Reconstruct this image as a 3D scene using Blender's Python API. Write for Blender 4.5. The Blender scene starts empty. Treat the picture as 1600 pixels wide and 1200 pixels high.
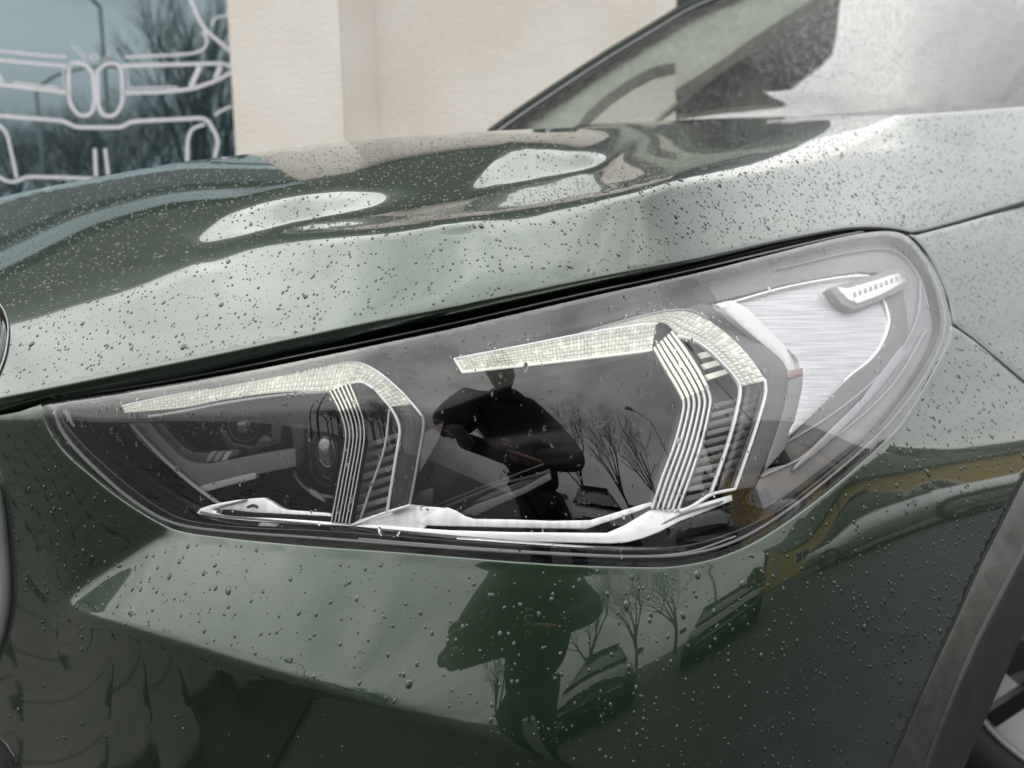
import bpy, bmesh, math, random
import numpy as np
from mathutils import Vector, Matrix
from mathutils.geometry import delaunay_2d_cdt
random.seed(7); rng = np.random.default_rng(7)
SC = bpy.context.scene
COL = SC.collection
R_ = math.radians
# ------------------------------------------------------------------ camera
F = 1400.0                      # focal length in pixels of the 1600 px wide photograph
CAM_Z = 0.85
_dv = np.array([257., -11400., -1400.]); _dv /= np.linalg.norm(_dv)      # world down in camera axes
UP = -_dv
_fw = np.array([0., 0., -1.]); FW = _fw - UP * (_fw @ UP); FW /= np.linalg.norm(FW)
RT = np.cross(FW, UP)
W2C = np.stack([RT, FW, UP], axis=1)     # columns: world x, y, z in camera axes
C2W = W2C.T
CAMPOS = np.array([0., 0., CAM_Z])
def ray(px, py):
    """world direction through a pixel, scaled so that its depth along the lens axis is 1"""
    px = np.asarray(px, float); py = np.asarray(py, float)
    c = np.stack([(px - 800) / F, (600 - py) / F, -np.ones_like(px)], axis=-1)
    return c @ C2W.T
def at(px, py, d):
    p = CAMPOS + ray(px, py) * np.asarray(d, float)[..., None]
    return p
cam_d = bpy.data.cameras.new('camera'); cam = bpy.data.objects.new('camera', cam_d); COL.objects.link(cam)
cam_d.sensor_width = 36.0; cam_d.lens = 36.0 * F / 1600.0
cam_d.clip_start = 0.01; cam_d.clip_end = 500
M4 = Matrix([[*C2W[0], 0], [*C2W[1], 0], [*C2W[2], CAM_Z], [0, 0, 0, 1]])
cam.matrix_world = M4
cam_d.dof.use_dof = True; cam_d.dof.focus_distance = 0.58; cam_d.dof.aperture_fstop = 9.0
SC.camera = cam
# ------------------------------------------------------------------ sky and sun (broken overcast)
W = bpy.data.worlds.new("World"); SC.world = W; W.use_nodes = True
nt = W.node_tree; N = nt.nodes; L = nt.links; N.clear()
out = N.new('ShaderNodeOutputWorld'); bg = N.new('ShaderNodeBackground'); bg.inputs[1].default_value = 0.1
L.new(bg.outputs[0], out.inputs[0])
sky = N.new('ShaderNodeTexSky'); sky.sky_type = 'NISHITA'; sky.sun_disc = False
SUN_EL, SUN_AZ = R_(60), R_(295)
sky.sun_elevation = SUN_EL; sky.sun_rotation = SUN_AZ; sky.air_density = 1.0; sky.dust_density = 1.5
tc = N.new('ShaderNodeTexCoord'); mp = N.new('ShaderNodeMapping'); mp.inputs['Scale'].default_value = (1, 1, 2.2)
L.new(tc.outputs['Generated'], mp.inputs[0])
n1 = N.new('ShaderNodeTexNoise'); n1.inputs['Scale'].default_value = 1.9; n1.inputs['Detail'].default_value = 7; n1.inputs['Roughness'].default_value = .52; n1.inputs['Distortion'].default_value = .5
L.new(mp.outputs[0], n1.inputs[0])
n2 = N.new('ShaderNodeTexNoise'); n2.inputs['Scale'].default_value = 1.3; n2.inputs['Detail'].default_value = 4
L.new(mp.outputs[0], n2.inputs[0])
cr = N.new('ShaderNodeValToRGB'); e = cr.color_ramp.elements
e[0].position = .3; e[0].color = (7.4, 7.6, 7.7, 1); e[1].position = .72; e[1].color = (19.0, 18.8, 18.0, 1)
em = e.new(.5); em.color = (13.5, 13.6, 13.4, 1)
L.new(n1.outputs['Fac'], cr.inputs[0])
cf = N.new('ShaderNodeMapRange'); cf.inputs[1].default_value = .30; cf.inputs[2].default_value = .45; cf.inputs[3].default_value = .82; cf.inputs[4].default_value = 1.0
L.new(n2.outputs['Fac'], cf.inputs[0])
mx = N.new('ShaderNodeMix'); mx.data_type = 'RGBA'
L.new(cf.outputs[0], mx.inputs['Factor']); L.new(sky.outputs[0], mx.inputs['A']); L.new(cr.outputs[0], mx.inputs['B'])
sx_ = N.new('ShaderNodeSeparateXYZ'); L.new(tc.outputs['Generated'], sx_.inputs[0])
zr = N.new('ShaderNodeMapRange'); zr.inputs[1].default_value = 0; zr.inputs[2].default_value = 1; zr.inputs[3].default_value = .54; zr.inputs[4].default_value = 1.75; L.new(sx_.outputs[2], zr.inputs[0])
zm = N.new('ShaderNodeVectorMath'); zm.operation = 'SCALE'; L.new(mx.outputs['Result'], zm.inputs[0]); L.new(zr.outputs[0], zm.inputs['Scale'])
# the cloud cover is brighter round the hidden sun
dn = N.new('ShaderNodeVectorMath'); dn.operation = 'NORMALIZE'; L.new(tc.outputs['Generated'], dn.inputs[0])
dp = N.new('ShaderNodeVectorMath'); dp.operation = 'DOT_PRODUCT'; L.new(dn.outputs[0], dp.inputs[0]); dp.inputs[1].default_value = (math.cos(SUN_EL)*math.sin(SUN_AZ), math.cos(SUN_EL)*math.cos(SUN_AZ), math.sin(SUN_EL))
gl = N.new('ShaderNodeMapRange'); gl.interpolation_type = 'SMOOTHSTEP'; gl.inputs[1].default_value = .45; gl.inputs[2].default_value = 1; gl.inputs[3].default_value = 1; gl.inputs[4].default_value = 1.55; L.new(dp.outputs['Value'], gl.inputs[0])
zg = N.new('ShaderNodeVectorMath'); zg.operation = 'SCALE'; L.new(zm.outputs[0], zg.inputs[0]); L.new(gl.outputs[0], zg.inputs['Scale'])
L.new(zg.outputs[0], bg.inputs[0])
sd = bpy.data.lights.new('sun', 'SUN'); sd.energy = 0.5; sd.angle = R_(150); sd.color = (1, .97, .92)
sun = bpy.data.objects.new('sun', sd); COL.objects.link(sun)
sun.rotation_euler = (math.pi/2 - SUN_EL, 0, math.pi - SUN_AZ)   # shines from the sky's sun direction
sun.location = (0, 0, 20)
SC.view_settings.view_transform = 'Standard'; SC.view_settings.look = 'None'; SC.view_settings.gamma = 1.0
SC.view_settings.exposure = 0.2
SC.cycles.max_bounces = 10; SC.cycles.transparent_max_bounces = 16; SC.cycles.glossy_bounces = 6; SC.cycles.transmission_bounces = 8
SC.cycles.caustics_reflective = False; SC.cycles.caustics_refractive = False
# ------------------------------------------------------------------ helpers
def mat(name, color, rough=.5, metal=0., spec=.5, ior=1.5, coat=0., coat_ior=1.5, coat_rough=.02, emit=None, estr=0., alpha=None):
    m = bpy.data.materials.new(name); m.use_nodes = True
    b = m.node_tree.nodes['Principled BSDF']
    b.inputs['Base Color'].default_value = (*color, 1); b.inputs['Roughness'].default_value = rough
    b.inputs['Metallic'].default_value = metal; b.inputs['IOR'].default_value = ior
    b.inputs['Coat Weight'].default_value = coat; b.inputs['Coat IOR'].default_value = coat_ior; b.inputs['Coat Roughness'].default_value = coat_rough
    if emit: b.inputs['Emission Color'].default_value = (*emit, 1); b.inputs['Emission Strength'].default_value = estr
    return m
def nodes(m): return m.node_tree.nodes, m.node_tree.links, m.node_tree.nodes['Principled BSDF']
def noise_color(m, c1, c2, scale, detail=5, bump=0., bscale=None, obj_coord=True, lo=.35, hi=.65, rough=None):
    """grain: the base colour wanders between two tones, with optional fine relief"""
    n, l, b = nodes(m)
    t = n.new('ShaderNodeTexCoord'); x = n.new('ShaderNodeTexNoise'); x.inputs['Scale'].default_value = scale; x.inputs['Detail'].default_value = detail
    l.new(t.outputs['Object'], x.inputs[0])
    r = n.new('ShaderNodeValToRGB'); r.color_ramp.elements[0].position = lo; r.color_ramp.elements[1].position = hi
    r.color_ramp.elements[0].color = (*c1, 1); r.color_ramp.elements[1].color = (*c2, 1)
    l.new(x.outputs['Fac'], r.inputs[0]); l.new(r.outputs[0], b.inputs['Base Color'])
    if rough:
        q = n.new('ShaderNodeMapRange'); q.inputs[3].default_value = rough[0]; q.inputs[4].default_value = rough[1]
        l.new(x.outputs['Fac'], q.inputs[0]); l.new(q.outputs[0], b.inputs['Roughness'])
    if bump:
        y = n.new('ShaderNodeTexNoise'); y.inputs['Scale'].default_value = bscale or scale * 4; y.inputs['Detail'].default_value = 6
        l.new(t.outputs['Object'], y.inputs[0])
        u = n.new('ShaderNodeBump'); u.inputs['Strength'].default_value = 1; u.inputs['Distance'].default_value = bump
        l.new(y.outputs['Fac'], u.inputs['Height']); l.new(u.outputs[0], b.inputs['Normal'])
    return m
def link(name, me, m=None, parent=None, smooth=True):
    o = bpy.data.objects.new(name, me); COL.objects.link(o)
    if m: me.materials.append(m)
    if smooth and len(me.polygons): me.polygons.foreach_set('use_smooth', [True] * len(me.polygons))
    if parent: o.parent = parent
    return o
def mesh(name, verts, faces, m=None, parent=None, smooth=True):
    me = bpy.data.meshes.new(name); me.from_pydata([tuple(map(float, v)) for v in verts], [], [tuple(map(int, f)) for f in faces]); me.update()
    if parent is not None and parent.type == 'EMPTY': pass
    return link(name, me, m, parent, smooth)
def tag(o, label=None, cat=None, group=None, kind=None):
    if label: o['label'] = label
    if cat: o['category'] = cat
    if group: o['group'] = group
    if kind: o['kind'] = kind
    return o
def empty(name, label, cat, group=None):
    o = bpy.data.objects.new(name, None); COL.objects.link(o); o.empty_display_size = .1
    return tag(o, label, cat, group)
def interp(xs, tab):
    t = np.array(tab, float); return np.interp(xs, t[:, 0], t[:, 1])
def pchip(xs, tab):
    """monotone smooth interpolation through a table"""
    t = np.array(tab, float); x, y = t[:, 0], t[:, 1]; h = np.diff(x); dl = np.diff(y) / h
    if len(x) < 3: return np.interp(xs, x, y)
    m = np.zeros_like(x); m[0], m[-1] = dl[0], dl[-1]
    for i in range(1, len(x) - 1):
        if dl[i-1] * dl[i] > 0:
            w1, w2 = 2*h[i] + h[i-1], h[i] + 2*h[i-1]; m[i] = (w1 + w2) / (w1 / dl[i-1] + w2 / dl[i])
    xs = np.asarray(xs, float); k = np.clip(np.searchsorted(x, xs) - 1, 0, len(x) - 2)
    u = np.clip((xs - x[k]) / h[k], 0, 1)
    return y[k]*(1+2*u)*(1-u)**2 + h[k]*m[k]*u*(1-u)**2 + y[k+1]*u*u*(3-2*u) + h[k]*m[k+1]*u*u*(u-1)
def sstep(x, a, b):
    t = np.clip((np.asarray(x, float) - a) / (b - a), 0, 1); return t*t*(3-2*t)
def in_poly(px, py, poly):
    c = np.zeros(px.shape, bool); n = len(poly)
    for i in range(n):
        x1, y1 = poly[i]; x2, y2 = poly[(i+1) % n]
        if y1 == y2: continue
        c ^= ((y1 > py) != (y2 > py)) & (px < (x2-x1)*(py-y1)/(y2-y1)+x1)
    return c
def poly_dist(px, py, poly, closed=True):
    d = np.full(px.shape, 1e9); n = len(poly)
    for i in range(n if closed else n - 1):
        x1, y1 = poly[i]; x2, y2 = poly[(i+1) % n]; dx, dy = x2-x1, y2-y1; q = dx*dx+dy*dy + 1e-9
        t = np.clip(((px-x1)*dx+(py-y1)*dy)/q, 0, 1)
        d = np.minimum(d, np.hypot(px-x1-t*dx, py-y1-t*dy))
    return d
def smooth_poly(pts, per=6, closed=True, corners=()):
    """Catmull-Rom through the points; indexes in corners stay sharp"""
    P = [np.array(p, float) for p in pts]; n = len(P); o = []
    for i in range(n if closed else n - 1):
        a, b, c, d = (P[(i-1) % n] if closed or i > 0 else P[0]), P[i], P[(i+1) % n], (P[(i+2) % n] if closed or i + 2 < n else P[-1])
        j = (i+1) % n
        if i in corners: a = b
        if j in corners: d = c
        L1 = np.linalg.norm(c-b)
        t1 = (c-a); t2 = (d-b)
        t1 = t1 * (L1 / (np.linalg.norm(b-a) + L1)) if i not in corners else (c-b)
        t2 = t2 * (L1 / (np.linalg.norm(d-c) + L1)) if j not in corners else (c-b)
        for k in range(per):
            u = k / per
            o.append(b*(2*u**3-3*u*u+1) + t1*(u**3-2*u*u+u) + c*(-2*u**3+3*u*u) + t2*(u**3-u*u))
    if not closed: o.append(P[-1])
    return [tuple(p) for p in o]
class Field:
    """a smooth surface over a pixel window: depth solved so that its normals meet a wanted normal field"""
    def __init__(s, x0, x1, y0, y1, st):
        s.x0, s.y0, s.st = x0, y0, st
        s.nx, s.ny = int((x1-x0)/st)+1, int((y1-y0)/st)+1
        s.X, s.Y = np.meshgrid(x0 + float(st)*np.arange(s.nx), y0 + float(st)*np.arange(s.ny))
    def solve(s, n, w, anchor, iters=3000, kx=.2, data=(), wd=.02):
        st = s.st
        def g(ax):
            if ax == 0: a, b, X, Y = n[:, :-1], n[:, 1:], s.X[:, :-1]+st/2, s.Y[:, :-1]; ww = np.minimum(w[:, :-1], w[:, 1:])
            else: a, b, X, Y = n[:-1], n[1:], s.X[:-1], s.Y[:-1]+st/2; ww = np.minimum(w[:-1], w[1:])
            m = a+b; m = m/np.linalg.norm(m, axis=-1, keepdims=True)
            r = ray(X, Y); dr = (ray(X+.5, Y)-ray(X-.5, Y)) if ax == 0 else (ray(X, Y+.5)-ray(X, Y-.5))
            nr = np.minimum((m*r).sum(-1), -.05)
            return -(m*dr).sum(-1)/nr*st, ww
        gx, wx = g(0); gy, wy = g(1); wx = wx*kx
        DW = np.zeros_like(s.X); DT = np.zeros_like(s.X)
        for (qx, qy, qd, qw) in data:
            i = int(round((qx-s.x0)/st)); j = int(round((qy-s.y0)/st))
            if 0 <= i < s.nx and 0 <= j < s.ny: DW[j, i] += qw*wd; DT[j, i] += qw*wd*math.log(qd)
        def A(u):
            o = (1e-9+DW)*u; dx = wx*(u[:, 1:]-u[:, :-1]); dy = wy*(u[1:]-u[:-1])
            o[:, 1:] += dx; o[:, :-1] -= dx; o[1:] += dy; o[:-1] -= dy
            return o
        b = DT.copy(); b[:, 1:] += wx*gx; b[:, :-1] -= wx*gx; b[1:] += wy*gy; b[:-1] -= wy*gy
        D = DW+1e-6; D[:, 1:] += wx; D[:, :-1] += wx; D[1:] += wy; D[:-1] += wy
        u = np.zeros_like(b); r = b-A(u); z = r/D; p = z.copy(); rz = (r*z).sum(); r0 = math.sqrt((b*b).sum())
        for _ in range(iters):
            Ap = A(p); a = rz/(p*Ap).sum(); u += a*p; r -= a*Ap
            if math.sqrt((r*r).sum()) < 1e-6*r0: break
            z = r/D; rz2 = (r*z).sum(); p = z+(rz2/rz)*p; rz = rz2
        s.u = u
        if anchor is None: return s
        u0 = s.raw(np.array([anchor[0]], float), np.array([anchor[1]], float))[0]
        s.u = u - u0 + math.log(anchor[2])
        return s
    def raw(s, px, py):
        fx = np.clip((px-s.x0)/s.st, 1, s.nx-2.001); fy = np.clip((py-s.y0)/s.st, 1, s.ny-2.001)
        i = fx.astype(int); j = fy.astype(int); tx = fx-i; ty = fy-j
        i = np.minimum(i, s.nx-3); j = np.minimum(j, s.ny-3)
        def cw(t): return [(-t**3+3*t*t-3*t+1)/6, (3*t**3-6*t*t+4)/6, (-3*t**3+3*t*t+3*t+1)/6, t**3/6]   # cubic B-spline: smooth second derivatives
        wx, wy = cw(tx), cw(ty); o = 0
        for a in range(4):
            for b in range(4): o = o + wx[a]*wy[b]*s.u[j+b-1, i+a-1]
        return o
    def d(s, px, py):
        return np.exp(s.raw(np.asarray(px, float), np.asarray(py, float)))
    def pos(s, px, py): return at(px, py, s.d(px, py))
    def nrm(s, px, py):
        px = np.asarray(px, float); py = np.asarray(py, float)
        a = s.pos(px+2, py)-s.pos(px-2, py); b = s.pos(px, py+2)-s.pos(px, py-2)
        n = np.cross(b, a); n /= np.linalg.norm(n, axis=-1, keepdims=True)
        sg = np.sign(-(n*ray(px, py)).sum(-1, keepdims=True)); return n*sg
def normal_from(alpha, el):
    """alpha: degrees to the right of 'toward the camera', el: degrees up"""
    a, e = np.radians(alpha), np.radians(el)
    return np.stack([np.sin(a)*np.cos(e), -np.cos(a)*np.cos(e), np.sin(e)], -1)
def el_for_reflection(X, Y, alpha, Rdeg):
    """elevation of the normal that makes a pixel mirror what lies Rdeg above the horizon"""
    v = ray(X, Y); v = v/np.linalg.norm(v, axis=-1, keepdims=True)
    lo = np.full(X.shape, -7.); hi = np.full(X.shape, 48.)
    for _ in range(22):
        m = (lo+hi)/2; n = normal_from(alpha, m); r = v - 2*(v*n).sum(-1, keepdims=True)*n
        up = np.degrees(np.arcsin(np.clip(r[..., 2], -1, 1))) > Rdeg
        hi = np.where(up, m, hi); lo = np.where(up, lo, m)
    return (lo+hi)/2
def el_for_phi(X, Y, alpha, PH):
    """the same for a lid seen at a graze: PH below 90 mirrors what lies ahead at that height, above 90 what lies behind"""
    v = ray(X, Y); v = v/np.linalg.norm(v, axis=-1, keepdims=True)
    def rz(e_):
        n = normal_from(alpha, e_); q = (v*n).sum(-1); return np.degrees(np.arcsin(np.clip(v[..., 2]-2*q*n[..., 2], -1, 1))), q
    best = np.full(X.shape, -99.); pk = np.zeros(X.shape)
    for e_ in range(0, 88, 2):
        r, q = rz(np.full(X.shape, float(e_))); ok = (r > best)&(q < -.02); best = np.where(ok, r, best); pk = np.where(ok, e_, pk)
    # where the surface turns away from the eye
    lo = pk.copy(); hi = np.full(X.shape, 89.)
    for _ in range(12):
        m = (lo+hi)/2; g = rz(m)[1] > -.045; hi = np.where(g, m, hi); lo = np.where(g, lo, m)
    emax = lo; fwd = PH < 90; tgt = np.where(fwd, PH, 180-PH)
    lo = np.where(fwd, pk, -7.); hi = np.where(fwd, emax, pk)
    for _ in range(18):
        m = (lo+hi)/2; above = rz(m)[0] > tgt; up = np.where(fwd, above, ~above); lo = np.where(up, m, lo); hi = np.where(up, hi, m)
    return (lo+hi)/2
def triangulate(poly, step, holes=(), jitter=0):
    """constrained triangulation of a pixel polygon with inner grid points"""
    P = np.array(poly); x0, y0 = P.min(0); x1, y1 = P.max(0)
    gx, gy = np.meshgrid(np.arange(x0+step/2, x1, step), np.arange(y0+step/2, y1, step)); gx = gx.ravel(); gy = gy.ravel()
    ok = in_poly(gx, gy, poly); gx, gy = gx[ok], gy[ok]
    ok = poly_dist(gx, gy, poly) > step*.45
    for h in holes: ok &= ~in_poly(gx, gy, h) & (poly_dist(gx, gy, h) > step*.45)
    gx, gy = gx[ok], gy[ok]
    vs = [Vector((float(a), float(b))) for a, b in poly]; es = [(i, (i+1) % len(poly)) for i in range(len(poly))]
    for h in holes:
        k = len(vs); vs += [Vector((float(a), float(b))) for a, b in h]; es += [(k+i, k+(i+1) % len(h)) for i in range(len(h))]
    vs += [Vector((float(a), float(b))) for a, b in zip(gx, gy)]
    ov, oe, of, *_ = delaunay_2d_cdt(vs, es, [], 1 if not holes else 0, 1e-4)
    V = np.array([(v.x, v.y) for v in ov]); Fc = np.array([f for f in of if len(f) == 3])
    if holes:
        c = V[Fc].mean(1); ok = in_poly(c[:, 0], c[:, 1], poly)
        for h in holes: ok &= ~in_poly(c[:, 0], c[:, 1], h)
        Fc = Fc[ok]
    return V, Fc
def boundary_loops(Fc):
    from collections import Counter
    ed = Counter(); dire = {}
    for f in Fc:
        for i in range(3):
            a, b = int(f[i]), int(f[(i+1) % 3]); ed[(min(a, b), max(a, b))] += 1; dire[(min(a, b), max(a, b))] = (a, b)
    return [dire[k] for k, c in ed.items() if c == 1]
def densify(poly, mx, closed=True):
    o = []; n = len(poly)
    for i in range(n if closed else n-1):
        a, b = np.array(poly[i], float), np.array(poly[(i+1) % n], float); k = max(1, int(np.ceil(np.linalg.norm(b-a)/mx)))
        for j in range(k): o.append(tuple(a+(b-a)*j/k))
    if not closed: o.append(tuple(poly[-1]))
    return o
def panel(name, poly, fld, m, parent, step=10, thick=.010, bevel=.0012, offset=0., dfun=None, holes=(), curved=True, smooth=True):
    """a body panel: the field's surface inside a pixel outline, its rim rolled back to a real thickness"""
    poly = densify(poly, step)
    V, Fc = triangulate(poly, step, [densify(h, step) for h in holes])
    X, Y = V[:, 0], V[:, 1]
    P = fld.pos(X, Y) if dfun is None else at(X, Y, dfun(X, Y))
    if dfun is None: Nn = fld.nrm(X, Y)
    else:
        a = at(X+2, Y, dfun(X+2, Y))-at(X-2, Y, dfun(X-2, Y)); b = at(X, Y+2, dfun(X, Y+2))-at(X, Y-2, dfun(X, Y-2))
        Nn = np.cross(b, a); Nn /= np.linalg.norm(Nn, axis=-1, keepdims=True); Nn *= np.sign(-(Nn*ray(X, Y)).sum(-1, keepdims=True))
    P = P - Nn*offset
    # orientation: faces look at the camera
    c = np.cross(P[Fc[:, 1]]-P[Fc[:, 0]], P[Fc[:, 2]]-P[Fc[:, 0]]); s = (c*Nn[Fc[:, 0]]).sum(-1)
    Fc[s < 0] = Fc[s < 0][:, ::-1]
    verts = list(P); faces = [tuple(f) for f in Fc]
    bl = boundary_loops(Fc)
    if thick:
        # outward direction at rim vertices
        outd = {}
        for a, b in bl:
            e = P[b]-P[a]; o = np.cross(e, Nn[a]); o = o/(np.linalg.norm(o)+1e-12)
            for k in (a, b): outd[k] = outd.get(k, 0)+o
        idx = {}
        for k, o in outd.items():
            o = o/(np.linalg.norm(o)+1e-12); ring = []
            for (dx, dz) in ((.6*bevel, -.18*bevel), (bevel, -.9*bevel), (bevel, -thick)):
                ring.append(len(verts)); verts.append(P[k]+o*dx+Nn[k]*dz)
            idx[k] = ring
        for a, b in bl:
            pa = [a]+idx[a]; pb = [b]+idx[b]
            for q in range(3): faces.append((pa[q], pa[q+1], pb[q+1], pb[q]))
    o = mesh(name, verts, faces, m, parent, smooth)
    nv = len(V); uvs = np.zeros((len(verts), 2)); uvs[:nv] = V/100
    if thick:
        for k, r in idx.items(): uvs[r] = V[k]/100
    uv = o.data.uv_layers.new(name='UVMap'); li = np.zeros(len(o.data.loops), int); o.data.loops.foreach_get('vertex_index', li)
    uv.data.foreach_set('uv', uvs[li].ravel())
    return o
# ------------------------------------------------------------------ paint and other car materials
def make_paint():
    m = mat('green metallic paint', (.012, .030, .014), rough=.30, metal=.6, coat=1.0, coat_ior=1.68, coat_rough=.012)
    n, l, b = nodes(m)
    t = n.new('ShaderNodeTexCoord'); v = n.new('ShaderNodeTexVoronoi'); v.inputs['Scale'].default_value = 2600
    l.new(t.outputs['Object'], v.inputs[0])
    r = n.new('ShaderNodeMapRange'); r.inputs[3].default_value = .75; r.inputs[4].default_value = 1.3
    l.new(v.outputs['Color'], r.inputs[0])
    h = n.new('ShaderNodeHueSaturation'); h.inputs['Color'].default_value = (.012, .030, .014, 1)
    l.new(r.outputs[0], h.inputs['Value']); l.new(h.outputs[0], b.inputs['Base Color'])
    # orange peel of the clear coat
    x = n.new('ShaderNodeTexNoise'); x.inputs['Scale'].default_value = 260; x.inputs['Detail'].default_value = 2
    l.new(t.outputs['Object'], x.inputs[0]); u = n.new('ShaderNodeBump'); u.inputs['Strength'].default_value = 1; u.inputs['Distance'].default_value = .0000022
    l.new(x.outputs['Fac'], u.inputs['Height']); l.new(u.outputs[0], b.inputs['Coat Normal'])
    return m
PAINT = make_paint()
BLACK_RUBBER = mat('black rubber', (.012, .012, .013), rough=.45)
GLOSS_BLACK = mat('gloss black plastic', (.006, .006, .007), rough=.06, ior=1.5)
CHARCOAL = noise_color(mat('charcoal textured plastic', (.016, .016, .018), rough=.62), (.014, .014, .016), (.021, .021, .024), 60, bump=.0002, bscale=900)
# ------------------------------------------------------------------ the headlight outline and the surface of the car's corner
LAMP_TOP = [(63,632),(125,622),(250,603),(400,577),(500,557),(600,536),(700,515),(800,492),(900,469),(1000,446),(1100,424),(1200,399),(1300,374),(1350,364),(1392,361),(1418,368)]
LAMP_RIGHT = [(1440,388),(1458,414),(1474,447),(1484,478),(1488,510),(1480,540),(1450,598),(1425,640),(1400,675),(1333,738),(1267,792),(1200,838)]
LAMP_BOT = [(1150,864),(1100,880),(1050,888),(1000,889),(900,886),(800,880),(700,872),(600,864),(500,857),(400,848),(330,840),(290,834),(260,826),(220,804),(180,777),(140,745),(100,709),(76,676),(66,652)]
LAMP = smooth_poly(LAMP_TOP+LAMP_RIGHT+LAMP_BOT, 4, corners=(0,))
T_TOP = [(-140,645),(0,640)]+LAMP_TOP[1:]+[(1500,340),(1740,300)]
T_BOT = [(-140,700),(60,660),(66,665),(76,676),(100,709),(140,745),(180,777),(220,804),(260,826),(330,840),(500,857),(700,872),(900,886),(1000,889),(1050,888),(1100,880),(1150,864),(1200,838),(1267,792),(1333,738),(1400,675),(1450,598),(1488,510),(1740,505)]
ALPHA = [(-180,-38),(0,-34),(150,-30),(300,-26),(450,-21),(600,-14),(720,-7),(850,0),(1000,11),(1150,20),(1300,27),(1450,32),(1600,35),(1760,37)]
CREASE = [(-200,905),(0,925),(60,935),(100,946),(200,976),(300,1006),(400,1037),(500,1066),(600,1098),(700,1128),(780,1152),(860,1177),(960,1210),(1300,1340)]
EDGE_D = [(-180,.52),(0,.528),(200,.535),(400,.535),(600,.532),(800,.537),(1000,.562),(1200,.66),(1400,.84),(1600,1.15),(1800,1.5)]
def edge_rows(line, dy, off, w):
    xs = np.arange(-170, 1790, 6.); return [(x, y+dy, d+off, w) for x, y, d in zip(xs, interp(xs, line), pchip(xs, EDGE_D))]
KX, WD = .12, .03
BW = 1.
TW = .12
def body_field():
    f = Field(-180, 1800, 300, 1320, 6)
    X, Y = f.X, f.Y
    al = pchip(X, ALPHA)
    top = interp(X, T_TOP); bot = interp(X, T_BOT)
    hor = interp(X, [(-180,600),(60,640),(80,648),(150,660),(300,657),(450,650),(550,655),(640,670),(750,715),(850,760),(950,785),(1050,792),(1200,790),(1300,800),(1450,815),(1600,790),(1800,745)])
    # headlight cover and the upper fender: sky above, houses and ground below the horizon line
    Rt = interp(X, [(-180,20),(60,38),(300,42),(600,46),(900,50),(1200,56),(1400,62),(1600,62),(1800,60)])
    Rl = np.where(Y < hor, Rt*np.clip((hor-Y)/(hor-top+1e-3), 0, 1.3)**.9, -interp(X, [(-180,14),(200,26),(800,22),(1200,18),(1800,22)])*(Y-hor)/np.maximum(bot-hor, 130))
    # bumper side under the headlight: a shelf that mirrors the sky, down to the crease
    h2 = interp(X, [(-180,900),(300,1012),(600,1105),(760,1128),(850,1118),(940,1095),(1000,1075),(1100,1015),(1200,935),(1300,885),(1400,852),(1500,825),(1600,796),(1800,745)])
    Rb = interp(X, [(-180,20),(250,32),(600,34),(850,36),(1000,34),(1150,30),(1250,24),(1350,17),(1450,22),(1800,30)])
    Rc = interp(X, [(-180,26),(300,23),(500,21),(650,16),(780,10),(860,4),(920,0)])
    Rin = np.where(Y < h2, Rc+(Rb-Rc)*np.clip((h2-Y)/(h2-bot+1e-3), 0, 1.2), -34*(Y-h2)/300)
    cy = interp(X, CREASE)
    Rout = -8-interp(X, [(-180,30),(300,30),(900,40),(1800,45)])*np.clip((Y-640)/500, -.2, 1.3)
    # wedge: right of the soft diagonal edge and above the crease
    dx = interp(Y, [(800,285),(830,262),(850,225),(880,180),(905,142),(930,112),(948,98),(1400,-400)])
    win = sstep(X-dx, -14, 26)
    win = np.where(Y > cy, 0, win)
    fade = sstep(X, 800, 1000)          # the crease runs out under the corner
    win = win+(sstep(Y-cy, 14, -4)-win)*(Y > cy-4)*(X > 120)*1.0
    win = win*(1-fade)+fade
    low = Rin*win+Rout*(1-win)
    t = sstep(Y-bot, -5, 5)
    right = sstep(X, 1240, 1330)        # no step between lamp and fender on the car's side
    R = Rl*(1-t)+low*t
    hs = np.maximum(hor, 1); 
    Rs = np.where(Y < h2, np.maximum(Rt, 20)*np.clip((h2-Y)/(h2-top+1e-3), 0, 1.3)**.9, -34*(Y-h2)/300)
    R = R*(1-right)+Rs*right
    R = np.where(X < 62, np.where(Y < 662, 30*sstep(662-Y, 0, 22)-8, Rout), R)
    w = np.ones_like(X); w[(Y < top-10)] = .02
    data = edge_rows(T_TOP, 0, 0, TW)
    xs = np.arange(-170, 1790, 6.); data += [(x, 860, d, BW) for x, d in zip(xs, pchip(xs, [(-180,.74),(0,.63),(200,.57),(400,.53),(600,.51),(800,.50),(1000,.51),(1200,.55),(1400,.64),(1600,.82),(1800,1.1)]))]
    # the real heading of the surface differs a little from the wanted one: solve again with it
    a0 = al; ae = al
    for it in range(4):
        f.solve(normal_from(a0, el_for_reflection(X, Y, ae, R)), w, None, data=data, iters=2500, kx=KX, wd=WD)
        nn = f.nrm(X, Y); a2 = np.degrees(np.arctan2(nn[..., 0], -nn[..., 1])); ae = np.clip(ae*.4+a2*.6, -55, 60)
    return f
BODY = body_field()
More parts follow.
